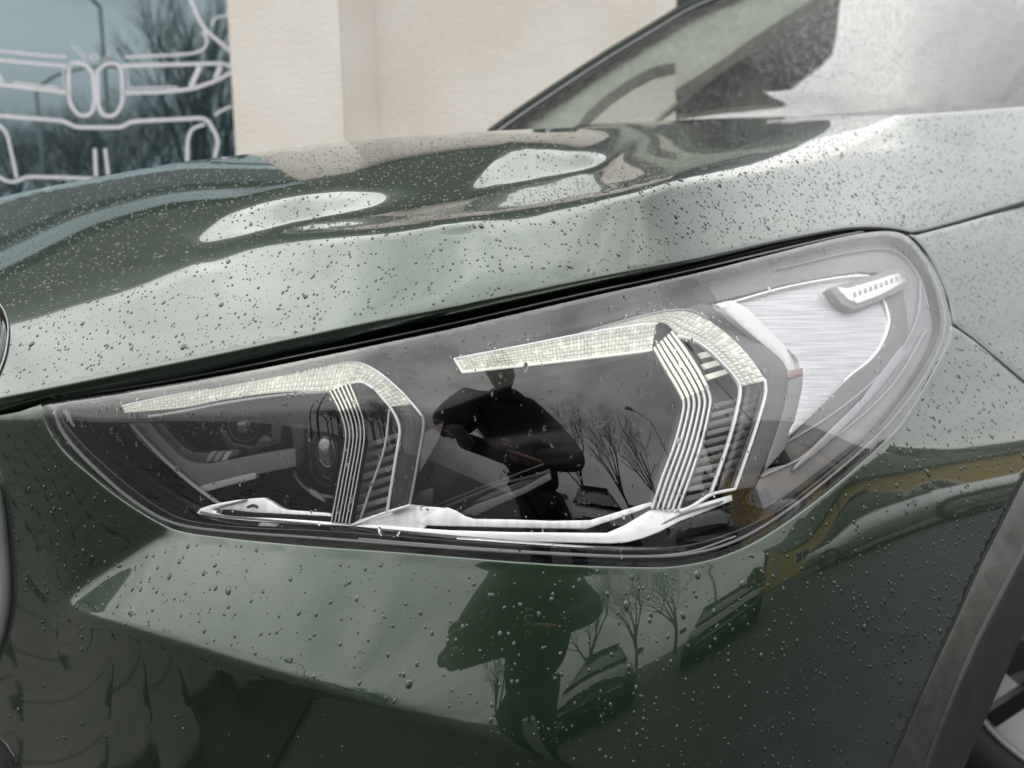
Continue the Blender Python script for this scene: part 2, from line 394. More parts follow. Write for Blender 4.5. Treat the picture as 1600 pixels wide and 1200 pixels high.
# ------------------------------------------------------------------ the bonnet's surface
HOOD_LOW = [(-140,649),(0,620),(100,600),(200,580),(300,560),(400,539),(500,518),(600,498),(700,480),(800,459),(900,438),(1000,419),(1100,400),(1225,372),(1300,358),(1350,353),(1390,355),(1424,361),(1500,343),(1600,312),(1740,268)]
HOOD_TOP = [(-160,345),(-60,322),(0,308),(100,287),(200,268),(280,254),(367,243),(450,232),(542,221),(620,215),(700,209),(800,203),(900,199),(1050,188),(1225,182),(1400,180),(1500,175),(1600,167),(1760,155)]
CR = [(-160,430),(0,440),(200,430),(319,388),(464,369),(582,362),(700,347),(812,331),(925,314),(1049,295),(1120,284),(1300,253),(1400,240),(1600,213),(1760,190)]
def hood_field():
    f = Field(-180, 1800, 130, 700, 4)
    X, Y = f.X, f.Y; xs = f.X[0]
    al = pchip(X, [(-180,-24),(0,-20),(200,-17),(450,-10),(600,0),(700,7),(850,17),(1000,26),(1200,33),(1400,36),(1600,37),(1800,37)])
    A = interp(xs, HOOD_LOW); T = interp(xs, HOOD_TOP); C = interp(xs, CR)
    B = interp(xs, [(-160,575),(0,543),(100,505),(200,475),(280,442),(385,413),(464,398),(542,382),(674,361),(812,343),(951,316),(1049,303),(1200,284),(1400,260),(1600,234),(1800,212)]); B = np.maximum(B, C+4)
    H = interp(xs, [(-160,475),(0,450),(100,401),(200,366),(280,344),(332,336),(385,314),(450,290),(542,268),(621,247),(700,235),(790,226),(900,222),(1050,210),(1800,205)])
    H = np.maximum(H, T+4)
    E = np.where(xs < 320, C*.5+H*.5, interp(xs, [(320,376),(464,352),(600,340),(700,324),(887,294),(1049,282),(1120,276),(1300,247),(1600,208),(1760,185)]))
    al_ray = np.degrees(np.arcsin((lambda r: r[..., 2]/np.linalg.norm(r, axis=-1))(ray(X, Y))))
    rows = []
    right = sstep(xs, 900, 1050)
    rows.append((A+60, np.full_like(xs, 140)))
    rows.append((A, interp(xs, [(-180,113),(300,116),(700,122),(1000,128),(1800,128)])))
    rows.append((B, interp(xs, [(-180,43),(150,46),(330,55),(650,62),(800,67),(900,74),(1000,82),(1300,98),(1800,100)])))
    tl = sstep(xs, 190, 430); BL = lambda p_, q_: p_*(1-tl)+q_*tl
    rows.append((BL(B-18, C), BL(38., interp(xs, [(320,40),(700,34),(900,42),(1000,60),(1200,82),(1800,92)]))))
    rows.append((BL(B-24, C-6), BL(36., interp(xs, [(320,30),(460,14),(700,11),(1050,13),(1250,26),(1400,34),(1800,38)]))))
    rows.append((BL(B*.5+H*.5, E), BL(31., interp(xs, [(320,32),(460,18),(700,15),(1000,14),(1250,26),(1400,34),(1800,38)]))))
    rows.append((BL(B*.45+H*.55, E-9), BL(29., interp(xs, [(320,40),(560,34),(800,26),(1000,20),(1250,27),(1400,34),(1800,38)]))))
    rows.append((H+3, interp(xs, [(-180,25),(200,28),(320,31),(500,32),(790,32),(900,18),(1100,18),(1250,27),(1400,34),(1800,38)])))
    rows.append((H-3, interp(xs, [(-180,22),(200,25),(330,25),(420,24),(500,23),(790,20),(900,16),(1100,16),(1250,26),(1400,34),(1800,38)])))
    rows.append((T, interp(xs, [(-180,14),(150,15),(300,15.5),(450,15.5),(700,13.5),(1000,14),(1250,26),(1400,34),(1800,38)])))
    rows.append((T-80, interp(xs, [(-180,13),(150,14),(450,15),(1000,14),(1250,26),(1400,34),(1800,38)])))
    PH = np.zeros_like(X); kr = np.hanning(27); kr /= kr.sum()      # the zones flow into one another along the car
    sm = lambda q: np.convolve(np.pad(q, 13, mode='reflect', reflect_type='odd'), kr, 'valid')
    rows = [((sm(a_) if i_ not in (1,) else a_), sm(b_)) for i_, (a_, b_) in enumerate(rows)]
    for i in range(f.nx):
        ys = [r[0][i] for r in rows][::-1]; ps = [r[1][i] for r in rows][::-1]
        for k in range(1, len(ys)):
            if ys[k] <= ys[k-1]: ys[k] = ys[k-1]+.5
        PH[:, i] = np.interp(Y[:, i], ys, ps)
    def patch(poly, phi, feather):
        sd = poly_dist(X, Y, poly)*np.where(in_poly(X, Y, poly), 1, -1)
        w = sstep(sd, -feather, feather*.6)
        return PH*(1-w)+phi*w
    PH = patch([(311,380),(353,337),(437,308),(516,293),(621,291),(674,299),(608,322),(464,349),(359,373)], 53, 5)
    PH = patch([(311,377),(346,350),(398,327),(464,312),(542,306),(595,306),(603,311),(569,322),(464,345),(359,369)], 74, 6)
    PH = patch([(739,290),(749,274),(790,229),(869,236),(959,248),(940,259),(812,285),(760,292)], 72, 6)
    for _ in range(2):      # no steps along the grid where two zones meet
        q = np.pad(PH, 1, mode='edge'); q = .25*q[:-2]+.5*q[1:-1]+.25*q[2:]; PH = .25*q[:, :-2]+.5*q[:, 1:-1]+.25*q[:, 2:]
    w = np.ones_like(X); w[Y < interp(X, HOOD_TOP)-6] = .01
    xs = np.arange(-170, 1790, 6.); yt = interp(xs, T_TOP); data = [(x, y, d-.003, 1.+5.*float(sstep(x, 350, 700))) for x, y, d in zip(xs, interp(xs, HOOD_LOW), BODY.d(xs, yt))]
    a0 = al; ae = al
    for it in range(HIT):
        f.solve(normal_from(a0, el_for_phi(X, Y, ae, PH)), w, None, data=data, kx=HKX, wd=.04, iters=1800)
        nn = f.nrm(X, Y); a2 = np.degrees(np.arctan2(nn[..., 0], -nn[..., 1])); ae = np.clip(ae*.5+a2*.5, -60, 60)
    # iron the side face along the crease: no dents
    u0 = f.u.copy(); xc = f.X[0]; cl = pchip(xc, CR)-22; off = np.arange(0., 226., 1.); S = np.zeros((len(off), f.nx))
    for i in range(f.nx): S[:, i] = np.interp(cl[i]+off, f.Y[:, i], u0[:, i])
    kk = np.hanning(81); kk /= kk.sum()
    for j in range(len(off)): S[j] = np.convolve(np.pad(S[j], 40, mode='reflect', reflect_type='odd'), kk, 'valid')
    wx_ = sstep(xc, 480, 700)*sstep(xc, 1560, 1400)
    for i in range(f.nx):
        v_ = np.interp(f.Y[:, i], cl[i]+off, S[:, i]); s0 = 30-26*float(sstep(xc[i], 820, 900)); wy_ = sstep(f.Y[:, i]-cl[i], s0, s0+12)*sstep(f.Y[:, i]-cl[i], 222, 196)
        f.u[:, i] = u0[:, i]*(1-wx_[i]*wy_)+v_*wx_[i]*wy_
    return f
HIT, HKX = 4, .5
HOOD = hood_field()
car = empty('parked_car', 'wet dark green metallic car seen close at its front left headlight, all along the picture', 'car')
def xs_line(tab, x0, x1, st=20):
    xs = np.arange(x0, x1+1, st); return [(float(x), float(y)) for x, y in zip(xs, pchip(xs, tab))]
hood_top = xs_line(HOOD_TOP, -140, 1740, 20)
# lower edge with its kink above the lamp
hood_low = xs_line(HOOD_LOW[:15], -140, 1300, 20)+[(1325,354.5),(1350,353),(1372,353.4),(1392,355.2),(1408,358),(1424,361.5),(1445,358),(1500,343),(1600,313),(1740,270)]
hood_poly = hood_top+hood_low[::-1]
hood = panel('bonnet', hood_poly, HOOD, PAINT, car, step=7, thick=.012, bevel=.0016)
# bumper: everything painted round the lamp; the seam to the fender at the right
ARCH_A = [(1740,455),(1640,665),(1600,745),(1565,816),(1530,885),(1490,975),(1455,1050),(1420,1130),(1390,1200),(1335,1335)]
SEAM = [(1488,514),(1500,517),(1520,531),(1550,556),(1575,577),(1600,598),(1660,648)]
bumper_poly = [(-150,648),(0,650)]+[(30,644),(52,636),(60,633)]+[LAMP_BOT[-1-i] for i in range(len(LAMP_BOT))][0:0]
lb = LAMP[::-1]     # goes from the left tip along the bottom to the right
lamp_pts = LAMP
i0 = 0
# part of the lamp outline from (1488,512) down and round to the left tip
k0 = min(range(len(LAMP)), key=lambda i: (LAMP[i][0]-1488)**2+(LAMP[i][1]-513)**2)
low_arc = LAMP[k0:]+[LAMP[0]]            # right -> left
bumper_poly = [(-150,652),(-60,652),(0,650),(30,644),(52,636)]+low_arc[::-1]+SEAM[1:]+[(1640,668)]+ARCH_A[2:]+[(-150,1335)]
bumper = panel('front_bumper', bumper_poly, BODY, PAINT, car, step=9, thick=.012, bevel=.0012)
kT = min(range(len(LAMP)), key=lambda i: (LAMP[i][0]-1418)**2+(LAMP[i][1]-368)**2)
fen = [(x+3, y-1) for x, y in LAMP[kT:k0]]
fender_poly = [(1432,368),(1500,350),(1600,321),(1740,279),(1745,450),(1662,642)]+[(x, y-4) for x, y in SEAM[1:-1]][::-1]+[(1492,505)]+fen[::-1][1:]
fender = panel('front_fender', fender_poly, BODY, PAINT, car, step=9, thick=.012, bevel=.0012)
if __import__('os').environ.get('DBG'):
    xs = np.arange(0, 1601, 200.)
    print('body lamp top', np.round(BODY.d(xs, interp(xs, LAMP_TOP)), 3)); print('body 900', np.round(BODY.d(xs, xs*0+900), 3)); print('body 1190', np.round(BODY.d(xs, xs*0+1190), 3))
    print('hood low', np.round(HOOD.d(xs, interp(xs, HOOD_LOW)), 3)); print('hood mid', np.round(HOOD.d(xs, interp(xs, CR)), 3)); print('hood top', np.round(HOOD.d(xs, interp(xs, HOOD_TOP)), 3))
    p = HOOD.pos(xs, interp(xs, HOOD_TOP)); print(np.round(p, 2))
# ------------------------------------------------------------------ the place: ground, shop front, what stands round about
def at_y(px, py, Y):
    px = np.asarray(px, float); py = np.asarray(py, float); r = ray(px, py); return CAMPOS+r*(np.asarray(Y)/r[..., 1])[..., None]
def ex(px, py, Y):
    return float(at_y(np.array([float(px)]), np.array([float(py)]), Y)[0, 0])
def box_v(x0, x1, y0, y1, z0, z1): return [(x, y, z) for x in (x0, x1) for y in (y0, y1) for z in (z0, z1)]
BF = [(0,1,3,2),(4,6,7,5),(0,4,5,1),(2,3,7,6),(0,2,6,4),(1,5,7,3)]
def box(name, x0, x1, y0, y1, z0, z1, m, parent=None, bev=0.):
    o = mesh(name, box_v(x0, x1, y0, y1, z0, z1), BF, m, parent, smooth=False)
    if bev:
        b = bmesh.new(); b.from_mesh(o.data); bmesh.ops.bevel(b, geom=b.edges[:], offset=bev, segments=2, affect='EDGES'); b.to_mesh(o.data); b.free()
    return o
ground_m = noise_color(mat('weathered asphalt', (.06,.06,.058), rough=.75), (.026,.027,.03), (.045,.045,.048), 6, bump=.002, bscale=140)
o = mesh('ground', [(-120,-120,0),(120,-120,0),(120,120,0),(-120,120,0)], [(0,1,2,3)], ground_m, smooth=False); tag(o, kind='structure')
# interlocking concrete pavers in front of the car
PAVER = noise_color(mat('concrete paver', (.17,.16,.145), rough=.8), (.04,.038,.033), (.065,.06,.053), 9, bump=.0012, bscale=220)
JOINT = mat('joint sand', (.016,.015,.014), rough=.95)
pv = bpy.data.objects.new('pavement', None); COL.objects.link(pv); tag(pv, kind='structure')
o = mesh('joint_bed', box_v(-9.3, -.75, -4.2, 2.6, .004, .012), BF, JOINT, pv, False)
def paver_mesh():
    a, b = .1, .0825; q = .018
    P = [(-a,-b),(-a*.35,-b),(-a*.2,-b+q),(a*.2,-b+q),(a*.35,-b),(a,-b),(a+q,-b*.35),(a+q,b*.35),(a,b),(a*.35,b),(a*.2,b+q),(-a*.2,b+q),(-a*.35,b),(-a,b),(-a+q,b*.35),(-a+q,-b*.35)]
    P = [(x*.97-.0015, y*.965-.0015) for x, y in P]; n = len(P); v = [(x, y, .012) for x, y in P]+[(x, y, .045) for x, y in P]+[(x*.95, y*.94, .05) for x, y in P]
    f = [(i, (i+1) % n, n+(i+1) % n, n+i) for i in range(n)]+[(n+i, n+(i+1) % n, 2*n+(i+1) % n, 2*n+i) for i in range(n)]+[tuple(range(2*n, 3*n))]
    me = bpy.data.meshes.new('paver'); me.from_pydata(v, [], f); me.materials.append(PAVER); return me
pm = paver_mesh(); k = 0
for i in range(17):
    for j in range(17):
        o = bpy.data.objects.new('paver', pm); COL.objects.link(o); o.parent = pv
        o.location = (-4.3+i*.2+(j % 2)*.1, -2.35+j*.165, -.0015+.003*((i*7+j*3) % 5)/5); o.rotation_euler = (0, 0, .006*((i*5+j) % 3-1))
v = []; f = []; src_v = [tuple(q.co) for q in pm.vertices]; src_f = [tuple(q.vertices) for q in pm.polygons]
for i in range(-25, 17):
    for j in range(-11, 30):
        if 0 <= i < 17 and 0 <= j < 17: continue
        k0_ = len(v); ox, oy, oz = -4.3+i*.2+(j % 2)*.1, -2.35+j*.165, .0006*((i*7+j*3) % 5)
        v += [(a+ox, b_+oy, c+oz) for a, b_, c in src_v]; f += [tuple(k0_+q for q in g) for g in src_f]
tag(mesh('paver', v, f, PAVER, pv, False), kind='stuff')
# ---- shop building
YW = 6.0
CREAM = noise_color(mat('cream rough render', (.72,.67,.61), rough=.92), (.67,.62,.555), (.76,.715,.655), 1.3, bump=.006, bscale=42)
n, l, b = nodes(CREAM)
tcx = n.new('ShaderNodeTexCoord'); nx_ = n.new('ShaderNodeTexNoise'); nx_.inputs['Scale'].default_value = 4.0; nx_.inputs['Detail'].default_value = 9; nx_.inputs['Roughness'].default_value = .7; l.new(tcx.outputs['Object'], nx_.inputs[0])
rr = n.new('ShaderNodeValToRGB'); rr.color_ramp.elements[0].position = .62; rr.color_ramp.elements[0].color = (0,0,0,1); rr.color_ramp.elements[1].position = .76; rr.color_ramp.elements[1].color = (.30,.30,.30,1); l.new(nx_.outputs['Fac'], rr.inputs[0])
mxc = n.new('ShaderNodeMix'); mxc.data_type = 'RGBA'; src_ = b.inputs['Base Color'].links[0].from_socket; l.new(rr.outputs[0], mxc.inputs['Factor']); l.new(src_, mxc.inputs['A']); mxc.inputs['B'].default_value = (.36,.30,.24,1); l.new(mxc.outputs['Result'], b.inputs['Base Color'])
CLAD = noise_color(mat('dark green grey cladding', (.035,.045,.04), rough=.6), (.03,.038,.034), (.045,.055,.048), 2, bump=.001)
ALU = mat('grey aluminium frame', (.05,.065,.07), rough=.35, metal=.3)
COPING = mat('light stone coping', (.42,.42,.38), rough=.8)
PANE = mat('tinted shop glass', (.012,.03,.035), rough=.0, ior=3.7); nodes(PANE)[2].inputs['Specular Tint'].default_value = (.74,.93,1.,1)
shop = empty('shop_building', 'cream rendered shop front with a big dark window, behind the car', 'building')
xl, x_w, x_p, x_r, x_e = -34.0, ex(362, 130, YW), ex(534, 110, YW), ex(590, 110, YW+.30), ex(1057, 100, YW+.30)
box('pillar', x_w, x_p, YW, YW+2.5, 0, 3.9, CREAM, shop)
box('wall', x_p, x_e, YW+.30, YW+5, 0, 3.9, CREAM, shop)
mesh('pillar_return', [(x_p+.002, YW+.02, 0),(x_p+.002, YW+.02, 3.9),(x_r, YW+.297, 3.9),(x_r, YW+.297, 0),(x_p+.002,YW+.30,0),(x_p+.002,YW+.30,3.9)], [(0,3,2,1),(0,1,5,4),(1,2,5)], CREAM, shop, False)
box('cladding', x_w, x_e, YW-.05, YW+5, 3.902, 7.7, CLAD, shop); box('cladding', xl, x_w-.002, YW-.05, YW+5, 4.42, 7.7, CLAD, shop)
box('spandrel', xl, x_w-.002, YW+.08, YW+.3, 3.902, 3.98, ALU, shop)
mesh('window', box_v(xl, x_w-.004, YW+.125, YW+.16, 3.98, 4.42), BF, PANE, shop, False)
box('coping', xl, x_e+.05, YW-.12, YW+5, 7.705, 8.3, COPING, shop)
for k in range(12):   # vertical joints of the cladding
    xx = xl+(x_e-xl)*k/11.; box('cladding_batten', xx-.02, xx+.02, YW-.075, YW-.053, 3.91 if xx > x_w else 4.43, 7.69, CLAD, shop)
xq = ex(-420,130,YW); panes = [(xq-.06-4.2*(k+1)+.06, xq-.06-4.2*k) for k in range(6)][::-1]+[(xq+.04, x_w-.02)]
win = None
for a, c in panes:
    w_ = mesh('window', [(a,YW+.12,.25),(c,YW+.12,.25),(c,YW+.12,3.75),(a,YW+.12,3.75),(a,YW+.15,.25),(c,YW+.15,.25),(c,YW+.15,3.75),(a,YW+.15,3.75)], [(0,1,2,3),(7,6,5,4),(0,3,7,4),(1,5,6,2),(3,2,6,7),(0,4,5,1)], PANE, shop, False); win = w_
    fr = box('window_frame', a-.03, c+.03, YW+.10, YW+.2, 3.751, 3.3, ALU, shop); box('window_sill', a-.03, c+.03, YW+.02, YW+.2, 0, .249, COPING, shop)
box('window_frame', x_w-.018, x_w-.002, YW+.09, YW+.2, .25, 3.75, ALU, shop)
for k in range(6): box('window_frame', panes[k][1]+.002, panes[k+1][0]-.002, YW+.09, YW+.2, .25, 3.75, ALU, shop)
box('transom', panes[-1][0], x_w-.02, YW+.095, YW+.118, 3.08, 3.13, ALU, shop)
# the outline drawing of a car's front on the glass: cut vinyl strips
VINYL = mat('pale vinyl strip', (.66,.65,.69), rough=.5)
G = [([(296,-6),(310,28),(322,48),(340,63),(352,73),(361,81)],7),([(317,48),(324,60),(324,70),(317,79),(300,84),(250,87),(196,89)],5),([(-60,72),(0,80),(60,86),(104,89)],5),
 ([(-60,88),(0,94),(108,104)],6),([(110,99),(125,97),(136,103),(145,113),(147,140),(148,165),(141,181),(122,181),(108,160),(107,107),(110,99)],7),
 ([(152,112),(158,104),(165,99),(185,99),(190,107),(191,130),(192,160),(181,181),(162,182),(154,170),(152,112)],7),([(190,103),(300,100),(350,99),(361,104)],7),
 ([(192,145),(250,144),(300,139),(338,126),(362,113)],7),([(198,107),(201,141)],2.5),([(203,138),(278,136)],3.5),([(312,104),(298,136)],10),([(345,104),(336,123)],9),
 ([(-60,124),(0,132),(107,145)],7),([(20,129),(92,137)],3.5),([(99,105),(100,142)],2.5),([(-8,108),(4,128)],7),
 ([(-60,174),(0,181),(102,189),(116,199),(192,199),(202,190),(322,184),(331,198),(342,220),(335,247)],7),([(320,194),(306,198),(296,204),(293,225),(292,253)],6),([(362,166),(348,171),(335,180)],5),
 ([(-20,190),(0,195),(11,208),(18,240),(26,278)],6),([(-40,262),(0,276),(8,284),(30,284),(36,276),(90,277),(145,279)],6),([(148,232),(150,276)],6.5),([(164,232),(169,273)],6),([(356,25),(340,25),(333,30),(331,40)],4),
 ([(112,68),(124,84),(137,97)],2),([(119,72),(136,90)],1.5),([(175,70),(167,84),(160,101)],2),([(180,72),(166,98)],1.5)]
G += [([(-22,44),(-40,60),(-52,70),(-62,78)],7),([(-60,124),(-70,108),(-60,88)],6),([(-22,182),(-32,196),(-43,218),(-36,245)],7)]
def vinyl(pts, w):
    P = resample2(pts); T = np.gradient(P, axis=0); T /= np.linalg.norm(T, axis=1, keepdims=True)+1e-9; Nn = np.stack([-T[:, 1], T[:, 0]], 1)
    v = []; f = []; n = len(P)
    for s_, dy in ((1, .117), (-1, .117), (1, .1195), (-1, .1195)): q = P+s_*Nn*w/2; v += list(at_y(q[:, 0], q[:, 1], YW+dy))
    for i in range(n-1): f += [(i, n+i, n+i+1, i+1), (i, i+1, 2*n+i+1, 2*n+i), (n+i, 3*n+i, 3*n+i+1, n+i+1)]
    mesh('vinyl_strip', v, f, VINYL, win, False)
def resample2(pts):
    P = np.array(densify(pts, 6, closed=False)); 
    for _ in range(3): Q = P.copy(); Q[1:-1] = .25*P[:-2]+.5*P[1:-1]+.25*P[2:]; P = Q
    return P
for pts, w in G: vinyl(pts, w*.8)
th = np.linspace(0, 2*math.pi, 25); vinyl([(147+7*math.cos(a), 89+4*math.sin(a)) for a in th], 2)
# darker neighbour further back
nb = empty('neighbour_building', 'dark slate clad building beyond the end of the cream wall', 'building')
box('wall', ex(1066,20,9), 3.6, 9.3, 13, 0, 11.0, mat('dark slate', (.05,.055,.065), rough=.6), nb)
box('plinth', ex(1066,20,9)-.02, 3.62, 9.2, 9.3-.002, 0, 2.0, mat('dark brick base', (.045,.04,.035), rough=.8), nb)
# ---- behind the photographer: what the paint and glass mirror
BARK = mat('grey brown bark', (.055,.048,.04), rough=.9)
def bare_tree(x, y, h, seed, label, spread=.55, grp='bare trees across the street', depth=5, fine=1.):
    r = random.Random(seed); v = []; f = []; mi = []
    root = empty('bare_tree', label, 'tree', grp); root.location = (x, y, 0)
    def limb(p, d, L, R, lev, out):
        n = 3 if lev > 1 else 2; q = p.copy(); dd = d.copy(); rr = R; prev = None; sides = 5 if lev > 2 else 3
        for s in range(n+1):
            a = dd.orthogonal().normalized(); b_ = dd.cross(a).normalized(); ring_ = []
            for k in range(sides):
                t = 2*math.pi*k/sides; ring_.append(len(out[0])); out[0].append(q+(a*math.cos(t)+b_*math.sin(t))*rr)
            if prev:
                for k in range(sides): out[1].append((prev[k], prev[(k+1) % sides], ring_[(k+1) % sides], ring_[k]))
            prev = ring_
            if s < n: q = q+dd*(L/n); rr *= .84; dd = (dd+Vector((r.uniform(-1,1), r.uniform(-1,1), r.uniform(-.1,.5)))*.13).normalized()
            if lev > 0 and s > 0:
                for _ in range(2 if lev > 1 else 3):
                    if r.random() < .85:
                        e2 = (dd+Vector((r.uniform(-1,1), r.uniform(-1,1), r.uniform(-.2,.6)))*spread*1.5).normalized(); limb(q.copy(), e2, L*r.uniform(.5,.72), rr*.6, lev-1, out)
    A = ([], []); B = ([], [])
    limb(Vector((0,0,0)), Vector((0,0,1)), h*.42, h*.02, 0, A); 
    top = A[0][-1]
    for _ in range(5): limb(Vector((0,0,h*r.uniform(.22,.4))), Vector((r.uniform(-1,1)*spread, r.uniform(-1,1)*spread, 1)).normalized(), h*.34, h*.011*fine, depth-2, B)
    mesh('trunk', A[0], A[1], BARK, root); mesh('crown', B[0], B[1], BARK, root, False)
    return root
def mirrored(px, Dm):   # where a thing stands that the window shows at that pixel column
    r = ray(np.array([float(px)]), np.array([300.]))[0]; k = Dm/r[1]; return r[0]*k, 2*(YW+.12)-Dm
TL = ['bare tree mirrored at the far left of the shop window', 'bare tree mirrored behind the left fin of the drawn car front', 'bare tree mirrored left of the straight arm street lamp', 'bare tree mirrored just right of the straight arm street lamp', 'bare tree mirrored behind the left oval of the drawn grille', 'bare tree mirrored between the two ovals of the drawn grille', 'bare tree mirrored behind the right oval of the drawn grille', 'bare tree mirrored beside the slim curved street lamp', 'bare tree mirrored right of the drawn grille', 'bare tree mirrored behind the right drawn headlamp', 'bare tree mirrored left of the tall dark trees in the window', 'tall dark tree mirrored near the right edge of the window, leftmost of its three', 'tall dark tree mirrored near the right edge of the window, middle of its three', 'tall dark tree mirrored against the cream pillar edge of the window', 'bare tree mirrored outside the left end of the window drawing', 'bare tree mirrored last before the cream pillar']
for i, (px_, Dm, h) in enumerate([(-20,66,12),(12,72,13),(45,64,12.5),(75,70,13),(105,78,14),(128,64,12),(150,70,13.5),(185,66,13),(215,74,14),(240,64,13.5),(268,72,15),(300,66,20),(322,72,21),(342,68,19),(-60,70,13),(372,70,14)]):
    x, y = mirrored(px_, Dm); bare_tree(x, y, h, 11+i, TL[i], spread=.55 if h < 17 else .3, depth=5, fine=.9)
for i, (x, y, h) in enumerate([(9,-14,9),(12,-12,8.5),(14.5,-10,9),(3,-20,10),(7,-22,11)]):
    bare_tree(x, y, h, 71+i, ['small bare tree mirrored in the bumper right of the photographer', 'bare tree mirrored in the bumper, middle of the row', 'bare tree mirrored in the bumper next to the yellow gable', 'bare tree mirrored low in the bumper close to the photographer', 'taller bare tree mirrored above the grey car with the slatted grille'][i], grp='bare trees beside the yellow house')
LEAF = noise_color(mat('dark evergreen foliage', (.03,.045,.02), rough=.8), (.018,.028,.014), (.05,.07,.03), 3)
def evergreen(x, y, h, w, seed, label):
    r = random.Random(seed); root = empty('evergreen_tree', label, 'tree', 'evergreens behind the yellow house'); root.location = (x, y, 0)
    v = []; f = []
    for _ in range(2600):
        t = r.random()**.7; z = h*(.12+.88*t); R = w*(1-t)**.6*(.5+.5*r.random())*(1+.25*math.sin(z*3+seed)); a = r.uniform(0, 6.283); c = Vector((R*math.cos(a), R*math.sin(a), z+r.uniform(-.3,.3))); s_ = r.uniform(.12,.34)
        d1 = Vector((r.uniform(-1,1), r.uniform(-1,1), r.uniform(-1,1))).normalized(); d2 = d1.orthogonal().normalized(); k = len(v); v += [c+d1*s_, c+d2*s_*.6, c-d1*s_, c-d2*s_*.6]; f.append((k,k+1,k+2,k+3))
    mesh('crown', v, f, LEAF, root, False); n_ = 7
    mesh('trunk', [(.16*math.cos(6.283*k/n_), .16*math.sin(6.283*k/n_), 0) for k in range(n_)]+[(.05*math.cos(6.283*k/n_), .05*math.sin(6.283*k/n_), h*.8) for k in range(n_)], [(k,(k+1)%n_,n_+(k+1)%n_,n_+k) for k in range(n_)], BARK, root)
for i, (x, y, h, w) in enumerate([(34,-4,8.5,3.4),(37,2,9,3.6),(36,8,8.4,3.4),(35,14,8.6,3.6),(33,21,9,4),(31,28,9.5,4.2),(38,-12,8,3.4)]): evergreen(x, y, h, w, i, ['dark evergreen behind the gable of the yellow house', 'dark evergreen behind the middle of the yellow house', 'dark evergreen behind the dormer of the yellow house', 'dark evergreen behind the far end of the yellow house', 'dark evergreen beyond the far end of the yellow house', 'tallest dark evergreen, farthest along the street', 'dark evergreen left of the yellow house gable'][i])
# yellow house
YEL = noise_color(mat('ochre yellow render', (.42,.30,.11), rough=.9), (.38,.27,.10), (.46,.33,.13), 1.5)
ROOF = noise_color(mat('dark roof tiles', (.035,.035,.033), rough=.7), (.03,.03,.028), (.055,.05,.045), 5, bump=.02, bscale=8)
house = empty('yellow_house', 'ochre yellow gabled house mirrored in the right of the bumper', 'house'); house.location = (19.5, -3.2, 0); house.rotation_euler = (0, 0, math.atan2(.89, .45))
Lh, Wh, He, Hr = 16., 8., 4.2, 8.4      # local x runs along the ridge, local -y is the far side
mesh('wall', [(0,0,0),(Lh,0,0),(Lh,-Wh,0),(0,-Wh,0),(0,0,He),(Lh,0,He),(Lh,-Wh,He),(0,-Wh,He),(0,-Wh/2,Hr),(Lh,-Wh/2,Hr)], [(0,1,5,4),(1,2,6,9,5),(2,3,7,6),(3,0,4,8,7)], YEL, house, False)
e_ = .35; zr_ = Hr+.12; sl = (Hr-He)/(Wh/2)
def slab(name, P, t, m, parent):
    n_ = (Vector(P[1])-Vector(P[0])).cross(Vector(P[2])-Vector(P[0])).normalized()*t; return mesh(name, [Vector(p) for p in P]+[Vector(p)+n_ for p in P], [(0,1,2,3),(7,6,5,4),(0,4,5,1),(1,5,6,2),(2,6,7,3),(3,7,4,0)], m, parent, False)
slab('roof', [(-e_,e_,He-e_*sl+.03),(Lh+e_,e_,He-e_*sl+.03),(Lh+e_,-Wh/2,Hr+.03),(-e_,-Wh/2,Hr+.03)], .14, ROOF, house)
slab('roof', [(-e_,-Wh/2-.001,Hr+.03),(Lh+e_,-Wh/2-.001,Hr+.03),(Lh+e_,-Wh-e_,He-e_*sl+.03),(-e_,-Wh-e_,He-e_*sl+.03)], .14, ROOF, house)
FRM = mat('white window frame', (.7,.7,.68), rough=.5); DG = mat('dark window glass', (.02,.022,.025), rough=.03)
def h_window(along, z, w, h, gable=False):
    if gable: P = lambda a, zz, o: (-o, -a, zz)
    else: P = lambda a, zz, o: (a, o, zz)
    def bx(nm, a0, a1, z0, z1, o0, o1, m, par):
        v = [P(a, zz, o) for a in (a0, a1) for o in (o0, o1) for zz in (z0, z1)]; return mesh(nm, v, BF, m, par, False)
    w0 = bx('window', along, along+w, z, z+h, .005, .03, DG, house)
    for (a0, a1, z0, z1) in ((along-.07, along, z-.07, z+h+.07), (along+w, along+w+.07, z-.07, z+h+.07), (along, along+w, z-.07, z), (along, along+w, z+h, z+h+.07), (along+w/2-.03, along+w/2+.03, z, z+h)): bx('frame', a0, a1, z0, z1, .032, .06, FRM, w0)
for a in (1.2, 4., 6.8, 9.6, 12.4): h_window(a, 1., 1.3, 1.3)
for a, z in ((1.4, 1.), (4.6, 1.), (3.1, 4.1)): h_window(a, z, 1.2, 1.2, True)
# dormer
mesh('dormer', [(6,-.6,3.6),(8.6,-.6,3.6),(8.6,-.6,5.0),(6,-.6,5.0),(7.3,-.6,5.9),(6,-3,5.0),(8.6,-3,5.0),(7.3,-3,5.9)], [(0,1,2,4,3),(0,3,5),(1,6,2)], YEL, house, False)
slab('dormer_roof', [(5.8,-.4,4.9),(7.3,-.4,6.0),(7.3,-3.2,6.0),(5.8,-3.2,4.9)], -.1, ROOF, house); slab('dormer_roof', [(7.3,-.4,6.0),(8.8,-.4,4.9),(8.8,-3.2,4.9),(7.3,-3.2,6.0)], -.1, ROOF, house)
